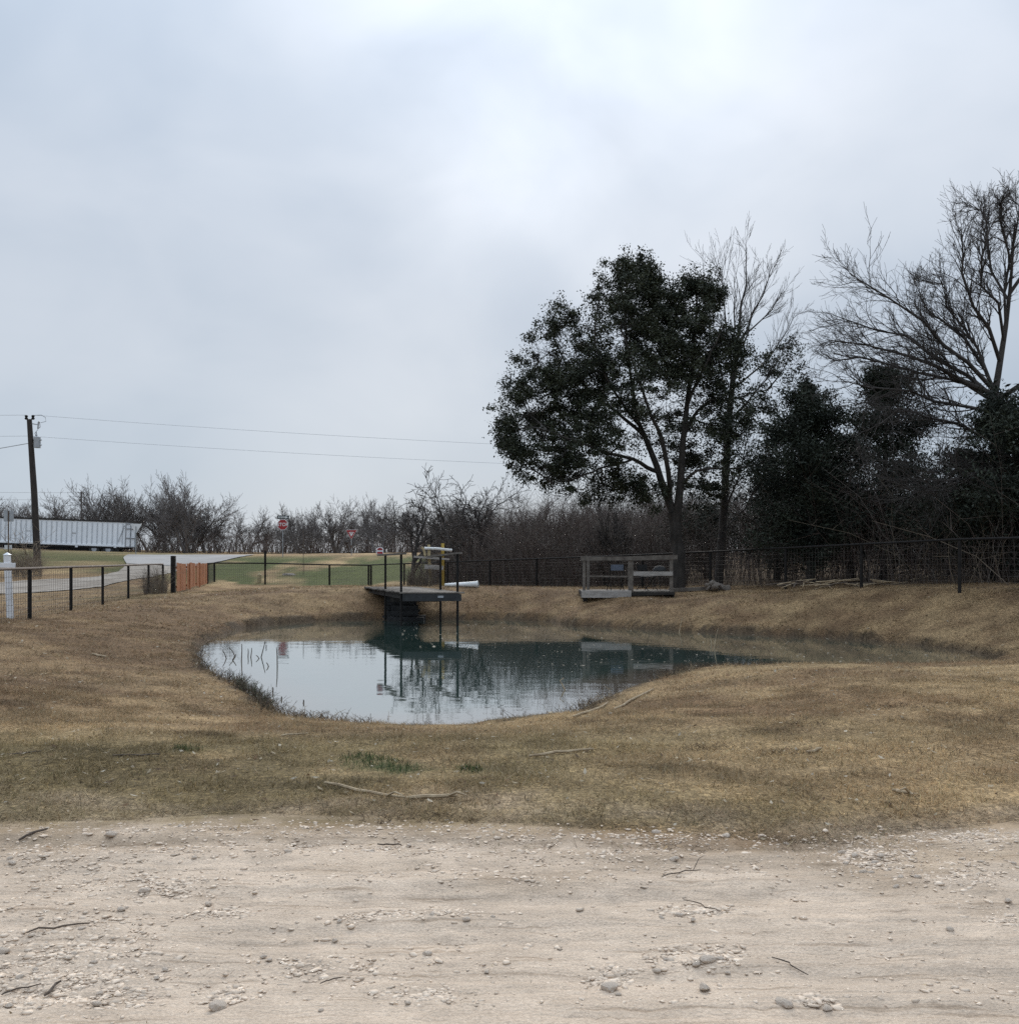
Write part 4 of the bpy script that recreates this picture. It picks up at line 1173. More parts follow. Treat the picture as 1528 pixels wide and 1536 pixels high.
# ------------------------------------------------------------------ trees
def wob(p, d, Ln, k, amt, up, rr, gravity=0.0):
    """k+1 points of a wandering limb"""
    pts = [p]; st = Ln / k
    for i in range(k):
        d = d + rr.normal(0, amt, 3) + np.array([0, 0, up]); d = d / np.linalg.norm(d)
        p = p + d * st; pts.append(p)
    return np.array(pts), d
def rot_dir(d, ang, rr):
    a = np.cross(d, rr.normal(size=3)); a /= np.linalg.norm(a) + 1e-9
    v = d * math.cos(ang) + a * math.sin(ang)
    return v / np.linalg.norm(v)
K = 5
class Limbs:
    def __init__(s): s.P = []; s.R = []; s.lev = []
    def add(s, P, r0, r1, lev):
        P = np.asarray(P, float)
        if len(P) != K + 1:
            t = np.linspace(0, len(P) - 1, K + 1); i = np.minimum(t.astype(int), len(P) - 2); f = (t - i)[:, None]
            P = P[i] * (1 - f) + P[i + 1] * f
        s.P.append(P); s.R.append(np.linspace(r0, r1, K + 1)); s.lev.append(lev)
    def mesh(s, name, lo, hi, sides):
        lev = np.array(s.lev); parts = []
        for L_, sd in sides.items():
            m = (lev == L_) & (lev >= lo) & (lev <= hi)
            pk = list(range(K + 1)) if L_ < 3 else ([0, 2, 3, 5] if L_ == 3 else [0, 2, 5])
            if m.any(): parts.append(tubes_np(np.array(s.P)[m][:, pk], np.array(s.R)[m][:, pk], sd))
        V, Qd = merge(parts)
        return V, Qd
def branch(LB, p, d, Ln, r, lev, maxlev, rr, nch, ang, up, amt, rmin, lf=.62):
    P, d2 = wob(p, d, Ln, K, amt * (.2 if lev == 0 else 1), up, rr)
    r1 = max(r * (.45 if lev < maxlev else .5), rmin)
    LB.add(P, r, r1, lev)
    if lev >= maxlev: return
    n = nch[min(lev, len(nch) - 1)]
    for i in range(n):
        t = .28 + .72 * (i + rr.uniform(.1, .9)) / n
        f = t * K; j = min(int(f), K - 1); q = P[j] * (1 - (f - j)) + P[j + 1] * (f - j)
        dd = P[j + 1] - P[j]; dd /= np.linalg.norm(dd)
        branch(LB, q, rot_dir(dd, rr.uniform(*ang), rr), Ln * lf * rr.uniform(.7, 1.15) * (1.15 - .45 * t), max(r * (1 - .55 * t) * .62, rmin), lev + 1, maxlev, rr, nch, ang, up, amt, rmin, lf)
    if lev < maxlev:
        branch(LB, P[-1], d2, Ln * lf, r1 * .95, lev + 1, maxlev, rr, nch, ang, up, amt, rmin, lf)
SIDES = {0: 9, 1: 7, 2: 4, 3: 3, 4: 3, 5: 3, 6: 3}
def tree_parts(root, LB, mat_, split=1, smooth=True, names=('trunk', 'branches')):
    o = np.array(root.location)
    V, Qd = LB.mesh('trunk', 0, split, SIDES)
    a = link(names[0], mesh_np(names[0], V - o, [Qd], smooth), mat_, root)
    V, Qd = LB.mesh('branches', split + 1, 9, SIDES)
    b = link(names[1], mesh_np(names[1], V - o, [Qd], smooth), mat_, root)
    b['kind'] = 'stuff'
    return a, b
def leaf_mesh(name, Cn, size, rr, mat_, parent, asp=.5, droop=0.0):
    """leaf-sized faces at the points Cn"""
    n = len(Cn)
    d = rr.normal(size=(n, 3)); d[:, 2] -= droop; d /= np.linalg.norm(d, axis=1, keepdims=True)
    b = np.cross(d, rr.normal(size=(n, 3))); b /= np.linalg.norm(b, axis=1, keepdims=True)
    s = rr.uniform(*size, n)[:, None]
    p0 = Cn - d * s * .5; p2 = Cn + d * s * .5
    nrm = np.cross(d, b)
    m1 = Cn + b * s * asp * .5 + nrm * s * .08; m2 = Cn - b * s * asp * .5 + nrm * s * .08
    V = np.stack([p0, m1, p2, m2], 1).reshape(-1, 3) - np.array(parent.location)
    Q = np.arange(4 * n).reshape(n, 4)
    o = link(name, mesh_np(name, V, [Q]), mat_, parent)
    o['kind'] = 'stuff'
    return o

# live oak beside the platform -------------------------------------------------
OY = 33.7
rr = np.random.default_rng(5)
oak = thing('live_oak', 'big dark evergreen oak with a full leafy crown standing behind the platform', 'tree', gp(1018, OY))
LB = Limbs()
def LP(*pts): return [np.array(at(px, py, OY + dy)) for px, py, dy in pts]
main = [
 (LP((1019, 892, 0), (1018, 850, 0), (1016, 815, 0), (1013, 790, 0), (1009, 768, 0)), .24, .20),
 (LP((1009, 768, 0), (997, 735, .1), (990, 712, .2), (978, 680, .3), (968, 655, .4), (957, 625, .5), (948, 585, .5), (942, 530, .4), (937, 450, .3)), .145, .03),
 (LP((1013, 790, 0), (1020, 740, -.2), (1021, 700, -.3), (1025, 655, -.3), (1030, 610, -.2), (1038, 550, 0), (1043, 480, .2), (1045, 440, .3)), .16, .03),
 (LP((988, 708, .2), (972, 700, 0), (950, 688, -.5), (915, 680, -1), (870, 664, -1.4), (820, 645, -1.7)), .085, .025),
 (LP((1004, 750, 0), (1002, 715, -.6), (998, 680, -1.0), (985, 645, -1.3), (972, 610, -1.4), (955, 560, -1.4), (930, 490, -1.2)), .10, .025),
 (LP((1025, 650, -.3), (1040, 622, .2), (1065, 602, .6), (1100, 598, 1.0), (1150, 585, 1.4)), .075, .02),
 (LP((1020, 725, -.2), (1040, 708, -.6), (1075, 702, -1), (1115, 705, -1.2), (1155, 690, -1.3)), .06, .02),
 (LP((968, 655, .4), (930, 622, .8), (890, 590, 1.1), (850, 555, 1.2), (828, 500, 1.2)), .07, .02),
 (LP((1030, 610, -.2), (1045, 570, -.8), (1065, 530, -1.1), (1085, 490, -1.2)), .06, .02),
 (LP((960, 640, .4), (930, 600, -.4), (905, 560, -.8), (890, 510, -.9), (900, 440, -.8)), .055, .02),
 (LP((950, 688, -.5), (910, 700, -.8), (870, 715, -1), (830, 725, -.9)), .045, .015)]
samples = []
for P, r0, r1 in main:
    P = np.array(P); t = np.linspace(0, len(P) - 1, 11); i = np.minimum(t.astype(int), len(P) - 2); f = (t - i)[:, None]
    Pf = P[i] * (1 - f) + P[i + 1] * f; Pf[1:-1] += rr.normal(0, .025, (9, 3))
    rd_ = np.linspace(r0, r1, 11)
    LB.add(Pf[:6], rd_[0], rd_[5], 0 if r0 > .09 else 1); LB.add(Pf[5:], rd_[5], rd_[10], 0 if r0 > .09 else 1)
    samples.append(Pf[2:])
samples = np.concatenate(samples[1:])
lobes = [(945,436,44,48,0),(915,455,40,46,-.4),(985,470,42,52,.5),(935,530,72,72,-.3),(1046,468,34,62,.3),(1040,560,58,72,-.2),(835,492,30,40,.6),(808,542,40,44,.3),(862,572,62,58,0),
         (795,622,48,42,-.4),(778,682,34,34,-.6),(812,702,46,30,-.3),(852,672,66,50,-.6),(862,735,48,30,.3),(922,652,66,54,-.8),(920,735,42,26,.4),(1000,628,56,56,.8),(1078,560,34,80,.7),(1085,640,58,52,-.3),
         (1150,565,38,50,1.0),(1140,640,48,46,.8),(1110,705,54,30,-.6),(960,590,60,60,-1.4),(890,620,55,50,1.3),(1180,545,22,34,1.1),(978,428,20,24,.2),(938,402,15,22,.1),(966,400,11,16,.3),(1040,425,13,24,.2),(1000,545,40,50,.2),(1002,472,34,50,.3),(1010,525,52,52,-.5),(828,588,58,46,.3),(782,598,30,40,.2),(882,548,46,50,.4),
         (1055,732,46,26,.5),(962,742,40,24,-.4),(960,480,40,60,.9),(1065,450,20,40,.5),(1120,620,50,50,.6),(1030,690,40,34,1.2),(760,650,18,40,0),(900,715,60,36,-.6),(830,640,60,50,.9),(1100,520,22,40,-.6)]
CC = []; SP = []
for cx, cy, rx, ry, dy in lobes:
    c = np.array(at(cx, cy, OY + dy)); k = OY / F
    rad = np.array([rx * k, max(rx, ry) * k * 1.0, ry * k])
    near = samples[np.argmin(((samples - c) ** 2).sum(1))]
    mid = (near + c) / 2 + rr.normal(0, .12, 3)
    LB.add(np.array([near, near * .7 + mid * .3, mid, mid * .5 + c * .5, c]), .035, .012, 2)
    vol = rad.prod()
    n = int(20 + 15 * vol)
    if cx > 1100: n = int(n * .36)
    u = rr.normal(size=(n, 3)); u /= np.linalg.norm(u, axis=1, keepdims=True)
    q = c + u * (rr.random((n, 1)) ** .42 * (1 + .16 * rr.normal(size=(n, 1)))) * rad
    # shoots reaching out of the crown
    nsp = 8
    u2 = rr.normal(size=(nsp, 3)); u2[:, 2] = np.abs(u2[:, 2]) * .9 - .25; u2 /= np.linalg.norm(u2, axis=1, keepdims=True)
    SP += [c + uu * rad * (.86 + .075 * st_) + np.array([0, 0, .022 * st_ ** 2]) for uu in u2 for st_ in range(4)]
    CC.append(q)
    loc = np.concatenate([samples, np.array([mid, c])])
    for e in q:
        s_ = loc[np.argmin(((loc - e) ** 2).sum(1) + 0.15 * ((loc[:, 2] > e[2]) * 1.0))]
        m_ = (s_ + e) / 2 + rr.normal(0, .10, 3) - np.array([0, 0, .05])
        LB.add(np.array([s_, s_ * .6 + m_ * .4, m_, m_ * .45 + e * .55, e, e + (e - m_) * .25]), .012, .004, 3)
CC = np.concatenate(CC)
gap = fbm(CC[:, 0] * 1.15 + .35 * CC[:, 1], CC[:, 2] * 1.15 - .3 * CC[:, 1], 611, 3)
lowz = np.array(at(0, 655, OY))[2]
CC = CC[gap < np.where(CC[:, 2] > lowz, .575, .535)]
tree_parts(oak, LB, M['oak_bark'], 1)
LV = []
for e in CC:
    m_ = rr.integers(60, 200)
    rad = rr.uniform(.13, .34)
    LV.append(e + rr.normal(0, 1, (m_, 3)) * np.array([rad, rad, rad * .62]) * .62)
for e in SP:
    m_ = rr.integers(14, 34)
    LV.append(e + rr.normal(0, 1, (m_, 3)) * np.array([.09, .09, .10]))
LV = np.concatenate(LV)
leaf_mesh('leaves', LV, (.035, .115), rr, M['oak_leaf'], oak, .55)

# tall thin bare tree rising behind the oak --------------------------------------
rr = np.random.default_rng(15)
tt = thing('bare_tree', 'tall slender bare tree rising behind the evergreen oak, its twigs above the crown', 'tree', gp(1078, 35.6))
LB = Limbs(); BY = 35.6
def BP(*pts): return np.array([np.array(at(px, py, BY + dy)) for px, py, dy in pts])
for P, r in ((BP((1076, 892, 0), (1083, 800, 0), (1088, 720, 0), (1092, 640, 0), (1100, 560, 0), (1106, 510, 0)), .16),):
    LB.add(P, r, .09, 0)
for (px, py, dy), r, p0 in (((1122, 350, .2), .06, (1106, 512)), ((1078, 375, .4), .045, (1100, 560)), ((1165, 375, -.4), .05, (1106, 520)), ((1205, 455, .8), .04, (1098, 585)), ((1060, 420, -.8), .035, (1094, 620)),
                           ((1140, 430, 1.3), .04, (1104, 535)), ((1190, 500, -1.2), .035, (1094, 630)), ((1100, 395, -1.2), .04, (1103, 540)), ((1180, 420, .6), .035, (1108, 510)), ((1130, 620, -.8), .04, (1084, 770)), ((1150, 700, .8), .035, (1082, 800))):
    a = np.array(at(p0[0], p0[1], BY)); b = np.array(at(px, py, BY + dy * 1.5))
    b = a + (b - a) * .87
    sd_ = np.array([(b - a)[0], (b - a)[1], 0]) * .14
    P = np.array([a + (b - a) * t + sd_ * math.sin(math.pi * t) + rr.normal(0, .035, 3) * (0 < t < 1) for t in np.linspace(0, 1, K + 1)])
    LB.add(P, r, .008, 1)
    Ln = np.linalg.norm(b - a)
    for i in range(11):
        t = rr.uniform(.25, .95); f = t * K; j = min(int(f), K - 1); q = P[j] * (1 - (f - j)) + P[j + 1] * (f - j)
        dd = P[j + 1] - P[j]; dd /= np.linalg.norm(dd)
        branch(LB, q, rot_dir(dd, rr.uniform(.3, .65), rr), Ln * rr.uniform(.14, .34), max(.02 * (1 - t), .009), 2, 4, rr, [4, 3, 3], (.3, .6), .05, .09, .0042, .55)
tree_parts(tt, LB, M['grey_bark'], 1)

# big spreading bare tree at the right ------------------------------------------------
rr = np.random.default_rng(28)
TYr = 28.6
bt = thing('bare_tree', 'huge bare tree with dense sweeping limbs filling the sky over the dark cedars', 'tree', gp(1508, TYr))
LB = Limbs()
def RP(*pts): return np.array([np.array(at(px, py, TYr + dy)) for px, py, dy in pts])
LB.add(RP((1512, 895, 0), (1508, 820, 0), (1504, 750, 0), (1500, 690, 0), (1496, 640, 0), (1492, 590, 0)), .30, .20, 0)
LB.add(RP((1492, 590, 0), (1500, 540, .1), (1508, 490, .2), (1514, 440, .2), (1518, 390, .1), (1522, 330, 0)), .10, .02, 0)
limbs_r = [(RP((1492, 592, 0), (1455, 572, -.3), (1410, 556, -.6), (1360, 538, -.8), (1300, 512, -1), (1238, 508, -1.2)), .10),
 (RP((1494, 600, 0), (1450, 565, .5), (1400, 530, .9), (1350, 505, 1.2), (1300, 490, 1.4), (1245, 470, 1.6)), .09),
 (RP((1490, 585, 0), (1450, 548, -.8), (1410, 510, -1.2), (1370, 475, -1.5), (1330, 445, -1.6), (1275, 410, -1.8)), .085),
 (RP((1492, 590, 0), (1468, 545, .4), (1440, 500, .8), (1405, 465, 1.2), (1375, 435, 1.4), (1350, 405, 1.6)), .08),
 (RP((1500, 545, .1), (1480, 490, -.5), (1460, 440, -.9), (1445, 395, -1.1), (1432, 340, -1.3), (1428, 300, -1.4)), .075),
 (RP((1512, 450, .2), (1495, 400, .6), (1480, 360, .9), (1468, 325, 1.1), (1455, 300, 1.2), (1450, 285, 1.3)), .05),
 (RP((1508, 490, .2), (1514, 440, .2), (1518, 390, .1), (1522, 330, 0), (1526, 290, .1), (1524, 262, .2)), .05),
 (RP((1514, 440, .2), (1540, 390, .2), (1560, 340, .3), (1580, 300, .4), (1600, 260, .4), (1610, 230, .4)), .07),
 (RP((1496, 620, 0), (1455, 608, -.8), (1410, 600, -1.3), (1360, 592, -1.6), (1310, 575, -1.8), (1260, 570, -2.0)), .07),
 (RP((1498, 660, 0), (1465, 640, -1), (1430, 628, -1.5), (1390, 630, -2), (1350, 625, -2.3), (1310, 640, -2.5)), .06),
 (RP((1496, 600, 0), (1540, 560, -.6), (1580, 520, -1), (1620, 480, -1.2), (1660, 430, -1.4), (1690, 380, -1.5)), .10),
 (RP((1500, 690, 0), (1475, 700, -1.4), (1440, 720, -2.2), (1410, 725, -2.8), (1370, 735, -3), (1330, 720, -3.2)), .045),
 (RP((1502, 720, 0), (1540, 700, -1.2), (1520, 690, -2.4), (1490, 700, -3), (1450, 700, -3.4), (1420, 680, -3.6)), .04)]
for P, r in limbs_r + [(RP((1492, 590, 0), (1462, 530, .2), (1435, 480, .3), (1412, 440, .3), (1395, 400, .2), (1365, 385, .2)), .06), (RP((1494, 605, 0), (1440, 580, -.2), (1385, 560, -.2), (1330, 545, -.2), (1280, 535, -.2), (1240, 540, -.1)), .07),
             (RP((1505, 510, .1), (1490, 460, -.4), (1476, 415, -.6), (1470, 370, -.8), (1478, 320, -1), (1490, 290, -1)), .055), (RP((1518, 400, .1), (1512, 360, -.3), (1506, 330, -.5), (1504, 300, -.6), (1502, 285, -.7), (1508, 268, -.7)), .04)]:
    P = np.array(P)
    P[1:-1] += rr.normal(0, .13, (4, 3))
    P = P[0] + (P - P[0]) * np.linspace(1, .98 if P[-1][2] < 9.6 else .82, 6)[:, None]
    LB.add(P, r * .8, .012, 1)
    Ln = np.linalg.norm(P[-1] - P[0])
    for i in range(32):
        t = .10 + .9 * (i + rr.random()) / 32; f = t * K; j = min(int(f), K - 1); q = P[j] * (1 - (f - j)) + P[j + 1] * (f - j)
        dd = P[j + 1] - P[j]; dd /= np.linalg.norm(dd)
        branch(LB, q, rot_dir(dd + np.array([0, 0, .12]), rr.uniform(.2, .6), rr), Ln * rr.uniform(.12, .28) * (1.1 - .3 * t), max(.026 * (1 - .6 * t), .010), 2, 4, rr, [5, 4, 4], (.25, .85), .02, .17, .0042, .6)
tree_parts(bt, LB, M['grey_bark'], 1)

# dark cedars -----------------------------------------------------------------------
def cedar(label, px, Y, top, wpx, seed, n=30000, lean=0.0, low=895, group='dark cedars behind the fence'):
    rr = np.random.default_rng(seed)
    b = gp(px, Y)
    t = thing('cedar_tree', label, 'tree', b, 0, group)
    H = EYE + (HOR - top) / F * Y - b.z; Wd = wpx / F * Y
    LB = Limbs()
    LB.add(np.array([(b.x + lean * H * s_, Y, b.z - .2 + (H + .1) * s_) for s_ in np.linspace(0, .97, 6)]), .15, .012, 0)
    pts = []
    nb = 84
    for i in range(nb):
        f = rr.uniform(.04, 1.0)
        prof = (.95 + .25 * math.sin(f * 3.0)) * (1 - f) ** .55 + .06
        Ln = Wd * prof * rr.uniform(.5, 1.4)
        a = rr.uniform(0, 6.283)
        p = np.array([b.x + lean * H * f, Y, b.z + H * f * .96])
        d = np.array([math.cos(a), math.sin(a), rr.uniform(.05, .75)]); d /= np.linalg.norm(d)
        P, _ = wob(p, d, Ln, K, .11, .07, rr)
        LB.add(P, .03 * (1 - .6 * f), .006, 2)
        m = max(8, int(n / nb * (.35 + Ln / Wd)))
        s_ = rr.random(m) ** .6 * K; j = np.minimum(s_.astype(int), K - 1)
        q = P[j] * (1 - (s_ - j))[:, None] + P[j + 1] * (s_ - j)[:, None]
        pts.append(q + rr.normal(0, 1, (m, 3)) * (np.array([.12, .12, .09]) + .05 * Ln))
    tree_parts(t, LB, M['oak_bark'], 0)
    pts = np.concatenate(pts)
    gp_ = fbm(pts[:, 0] * 1.6 + pts[:, 1], pts[:, 2] * 2.2 - pts[:, 1] * .6, 800 + seed, 3)
    pts = pts[gp_ < .585]
    leaf_mesh('foliage', pts, (.06, .18), rr, M['cedar_leaf'], t, .32)
cedar('dark cedar just beyond the oak, its ragged top below the bare twigs', 1216, 31.5, 563, 92, 71, 48000)
cedar('broad dark cedar under the sweeping bare limbs, behind the middle of the dark fence', 1325, 31.5, 545, 110, 72, 52000, .01)
cedar('low dark cedar filling the gap between the oak trunk and the taller cedars', 1165, 36.5, 650, 95, 73, 26000)
cedar('tall black-green cedar hiding the trunk of the huge bare tree', 1485, 27.0, 590, 95, 74, 56000, .02)
cedar('dark cedar at the frame edge in front of the taller black-green one', 1570, 25.0, 545, 120, 75, 46000)
cedar('squat dark cedar low behind the fence between two taller cedars', 1425, 34.0, 745, 110, 76, 26000)
cedar('squat dark cedar low behind the oak trunk above the fence', 1275, 35.5, 650, 120, 77, 26000)
cedar('narrow dark cedar deep in the wood between the oak and the thin bare tree', 1060, 42.0, 760, 70, 78, 14000)

# bare trees in the rows behind -------------------------------------------------------
def bare_proto(seed, style, up=.05, amt=.11, ang=(.35, .95)):
    rr = np.random.default_rng(seed); LB = Limbs()
    nst = {0: 1, 1: 3, 2: 5}[style]
    for k in range(nst):
        a = rr.uniform(0, 6.283); s_ = {0: .05, 1: .35, 2: .55}[style]
        d = np.array([math.cos(a) * s_, math.sin(a) * s_, 1.0]); d /= np.linalg.norm(d)
        p = np.array([math.cos(a) * .02, math.sin(a) * .02, -.03])
        branch(LB, p, d, .40 if style == 0 else .36, .020 / nst ** .35, 0, 4, rr, [6 if style == 0 else 5, 5, 4, 3], ang, up, amt, .0013, .62)
    P = np.array(LB.P); zt = P[..., 2].max(); LB.P = [p / zt for p in LB.P]; LB.R = [r / zt ** .3 for r in LB.R]
    return LB
def bare_tree(label, px, Y, top, seed, style, mat_='grey_bark', group=None, wide=1.0, rs=1.0, **kw):
    b = gp(px, Y); H = EYE + (HOR - top) / F * Y - b.z
    LB = bare_proto(seed, style, **kw)
    t = thing('bare_tree', label, 'tree', b, 0, group)
    o = np.array(b)
    LB.P = [p * np.array([H * wide, H * wide, H]) + o for p in LB.P]; LB.R = [np.maximum(r * H * rs, .006) for r in LB.R]
    tree_parts(t, LB, M[mat_], 1)
    return t
bare_tree('small many-stemmed bare tree just behind the dock and the yellow posts', 614, 42, 706, 31, 0, wide=1.0, rs=1.2, up=.03, amt=.22, ang=(.4, 1.05))
bare_tree('crooked bare tree with a tangled crown above the brown brush', 705, 47, 690, 36, 1, wide=1.05, rs=1.25, up=.01, amt=.21, ang=(.4, 1.1))
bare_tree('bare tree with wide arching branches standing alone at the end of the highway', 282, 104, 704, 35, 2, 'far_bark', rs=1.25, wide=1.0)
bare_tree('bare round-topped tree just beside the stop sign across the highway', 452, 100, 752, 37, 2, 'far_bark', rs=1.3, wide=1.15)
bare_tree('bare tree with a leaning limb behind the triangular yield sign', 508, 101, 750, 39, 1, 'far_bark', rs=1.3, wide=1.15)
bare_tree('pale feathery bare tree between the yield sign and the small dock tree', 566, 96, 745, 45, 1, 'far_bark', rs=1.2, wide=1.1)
bare_tree('slim bare tree inside the brown brush behind the platform', 905, 40, 742, 41, 1, rs=1.0, wide=.8)
bare_tree('bare tree in the gap between the cedars at the fence', 1418, 40, 640, 43, 1, rs=.9, wide=.7)
protos = []
for i in range(6):
    LB = bare_proto(50 + i, (1, 2, 0, 1, 2, 1)[i])
    V, Qd = LB.mesh('t', 0, 1, {0: 5, 1: 4}); m1 = mesh_np('trunk', V, [Qd], True); m1.materials.append(M['far_bark'])
    V, Qd = LB.mesh('b', 2, 9, {2: 3, 3: 3, 4: 3, 5: 3}); V = V; m2 = mesh_np('branches', V, [Qd]); m2.materials.append(M['far_bark'])
    protos.append((m1, m2))
ti = np.array([[-200, 740], [0, 738], [60, 742], [110, 730], [170, 722], [225, 724], [330, 752], [390, 764], [430, 765], [480, 765], [540, 762], [600, 752], [700, 740], [900, 740], [1300, 700], [1800, 650]])
rr = np.random.default_rng(81)
px = -230.0; k = 0
while px < 1150:
    Y = rr.uniform(104, 126)
    top = np.interp(px, ti[:, 0], ti[:, 1]) + rr.normal(0, 13) + 3
    b = gp(px, Y); H = EYE + (HOR - top) / F * Y - b.z
    lab = ('bare grey-brown tree of the row behind the long white trailer' if px < 190 else 'bare grey-brown tree of the far row just past the rear of the trailer' if px < 270 else
           'bare grey-brown tree of the far row between the highway junction and the stop sign' if px < 424 else 'bare grey-brown tree of the far row between the stop and yield signs' if px < 527 else
           'bare grey-brown tree of the far row between the yield sign and the dock' if px < 620 else 'bare grey-brown tree showing faintly through the brush behind the dock and oak')
    t = thing('bare_tree', lab, 'tree', b, rr.uniform(0, 6.28), 'bare trees in the row behind the highway')
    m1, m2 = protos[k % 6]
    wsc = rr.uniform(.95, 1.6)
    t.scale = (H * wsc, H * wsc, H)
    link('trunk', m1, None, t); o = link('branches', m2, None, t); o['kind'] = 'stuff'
    px += rr.uniform(13, 26) if px < 760 else rr.uniform(26, 40); k += 1

# brush: masses of twigs nobody could count ------------------------------------------------
def brush(name, label, P0, Hs, rr, cols, r0, spread=.35, twigs=3):
    n = len(P0); k = 4
    az = rr.uniform(0, 6.283, n); s_ = rr.uniform(0, spread, n)
    d = np.stack([np.cos(az) * s_, np.sin(az) * s_, np.ones(n)], 1)
    az2 = rr.uniform(0, 6.283, n); bend = np.stack([np.cos(az2), np.sin(az2), -.35 * np.ones(n)], 1) * rr.uniform(.05, .75, n)[:, None]
    t = np.linspace(0, 1, k)
    P = P0[:, None] + (d[:, None] * t[None, :, None] + bend[:, None] * (t ** 2)[None, :, None]) * Hs[:, None, None] + rr.normal(0, .018, (n, k, 3)) * Hs[:, None, None] * (t > 0)[None, :, None]
    Rr = np.linspace(1, .35, k)[None] * rr.uniform(.6, 1.3, n)[:, None] * r0
    V1, Q1 = tubes_np(P, Rr, 3)
    c = cols[rr.integers(0, len(cols), n)] * rr.uniform(.65, 1.35, (n, 1))
    C = [np.repeat(c, k * 3, 0)]; parts = [(V1, Q1)]
    for _ in range(twigs):
        f = rr.uniform(.25, .95, n) * (k - 1); j = np.minimum(f.astype(int), k - 2); ar = np.arange(n)
        q = P[ar, j] * (1 - (f - j))[:, None] + P[ar, j + 1] * (f - j)[:, None]
        td = rr.normal(size=(n, 3)) * np.array([.8, .8, .5]) + np.array([0, 0, .45]); td /= np.linalg.norm(td, axis=1, keepdims=True)
        Lt = (Hs * rr.uniform(.15, .42, n))[:, None]
        sag = rr.normal(0, .12, (n, 3))
        Pt = np.stack([q, q + td * Lt * .5 + sag * Lt * .4, q + (td + sag * .9) * Lt], 1)
        parts.append(tubes_np(Pt, np.tile(np.array([.6, .45, .3]) * r0, (n, 1)), 3)); C.append(np.repeat(c * .95, 9, 0))
    V, Qd = merge(parts)
    me = mesh_np(name, V, [Qd])
    set_col(me, np.concatenate(C))
    return tag(link(name, me, M['brush']), label, kind='stuff')
BR = np.array([[.085, .058, .045], [.10, .075, .060], [.115, .095, .080], [.070, .046, .040], [.14, .12, .10]])
def scatter(n, y0, y1, x0p, x1p, cond, rr):
    Y = rr.uniform(y0, y1, n); X = (rr.uniform(x0p, x1p, n) - 764) / F * Y
    m = cond(X, Y); X, Y = X[m], Y[m]
    return np.stack([X, Y, height(X, Y, False)], 1)
rr = np.random.default_rng(91)
P0 = scatter(9000, 36, 58, 640, 1030, lambda x, y: (fence_side(x, y) > 1.0) & (fence_side(x, y) < 13), rr)
pxs = P0[:, 0] / P0[:, 1] * F + 764
topy = np.interp(pxs, [620, 660, 700, 760, 820, 880, 930, 1000], [835, 770, 755, 742, 746, 765, 752, 740])
lump_ = sst(.25, .72, fbm(P0[:, 0] * .55, P0[:, 1] * .4, 701, 3))
Hs = np.clip((EYE + (HOR - topy) / F * P0[:, 1] - P0[:, 2]) * (.24 + .9 * lump_) * (.55 + .5 * rr.random(len(P0)) ** .7), .3, 5)
brush('brush', 'dense brown winter brush behind the fence between the dock and the oak', P0, Hs, rr, BR, .008)
P0 = scatter(5200, 22, 46, 1000, 1640, lambda x, y: (fence_side(x, y) > 1.2) & (fence_side(x, y) < 13), rr)
Hs = rr.uniform(.5, 4.4, len(P0))
brush('brush', 'dark tangle of bare stems under the cedars behind the fence', P0, Hs, rr, BR * .95, .007)
P0 = scatter(5200, 102, 124, -260, 820, lambda x, y: y > 0, rr)
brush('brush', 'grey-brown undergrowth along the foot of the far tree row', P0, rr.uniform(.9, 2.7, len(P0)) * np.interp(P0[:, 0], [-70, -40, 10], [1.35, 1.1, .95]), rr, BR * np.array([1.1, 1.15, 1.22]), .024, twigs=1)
P0 = scatter(4200, 50, 75, 600, 1750, lambda x, y: fence_side(x, y) > 8, rr)
brush('brush', 'brown undergrowth deeper in the wood behind the oak', P0, rr.uniform(2.0, 5.5, len(P0)), rr, BR * .85, .016, twigs=2)
# tall dead grass and pale shrubs by the left fence
SW = np.array([[.24, .19, .13], [.18, .14, .10], [.13, .10, .08]])
P0 = scatter(420, 36, 41.5, 216, 250, lambda x, y: y > 0, rr)
brush('dead_weeds', 'clump of tall brown dead weeds at the last fence panel before the gate', P0, rr.uniform(.4, 1.15, len(P0)), rr, SW * .7, .005, .25, 2)
P0 = scatter(500, 46, 52, 8, 62, lambda x, y: y > 0, rr)
brush('dead_weeds', 'pale dry brush at the foot of the utility pole across the drive', P0, rr.uniform(.5, 1.3, len(P0)), rr, SW, .007, .3, 2)
b = gp(38, 48.5)
P0 = np.array(b) + rr.normal(0, .25, (16, 3)) * np.array([1, 1, 0])
brush('pale_shrub', 'spindly pale bare shrub in front of the trailer beside the utility pole', P0, rr.uniform(1.6, 2.9, 16), rr, SW * 1.2, .012, .2, 6)
P0 = scatter(260, 34.6, 36.2, 610, 650, lambda x, y: y > 0, rr)
brush('dead_weeds', 'dry brown weeds round the frame of posts behind the dock', P0, rr.uniform(.3, .9, len(P0)), rr, SW * .6, .006, .35, 2)

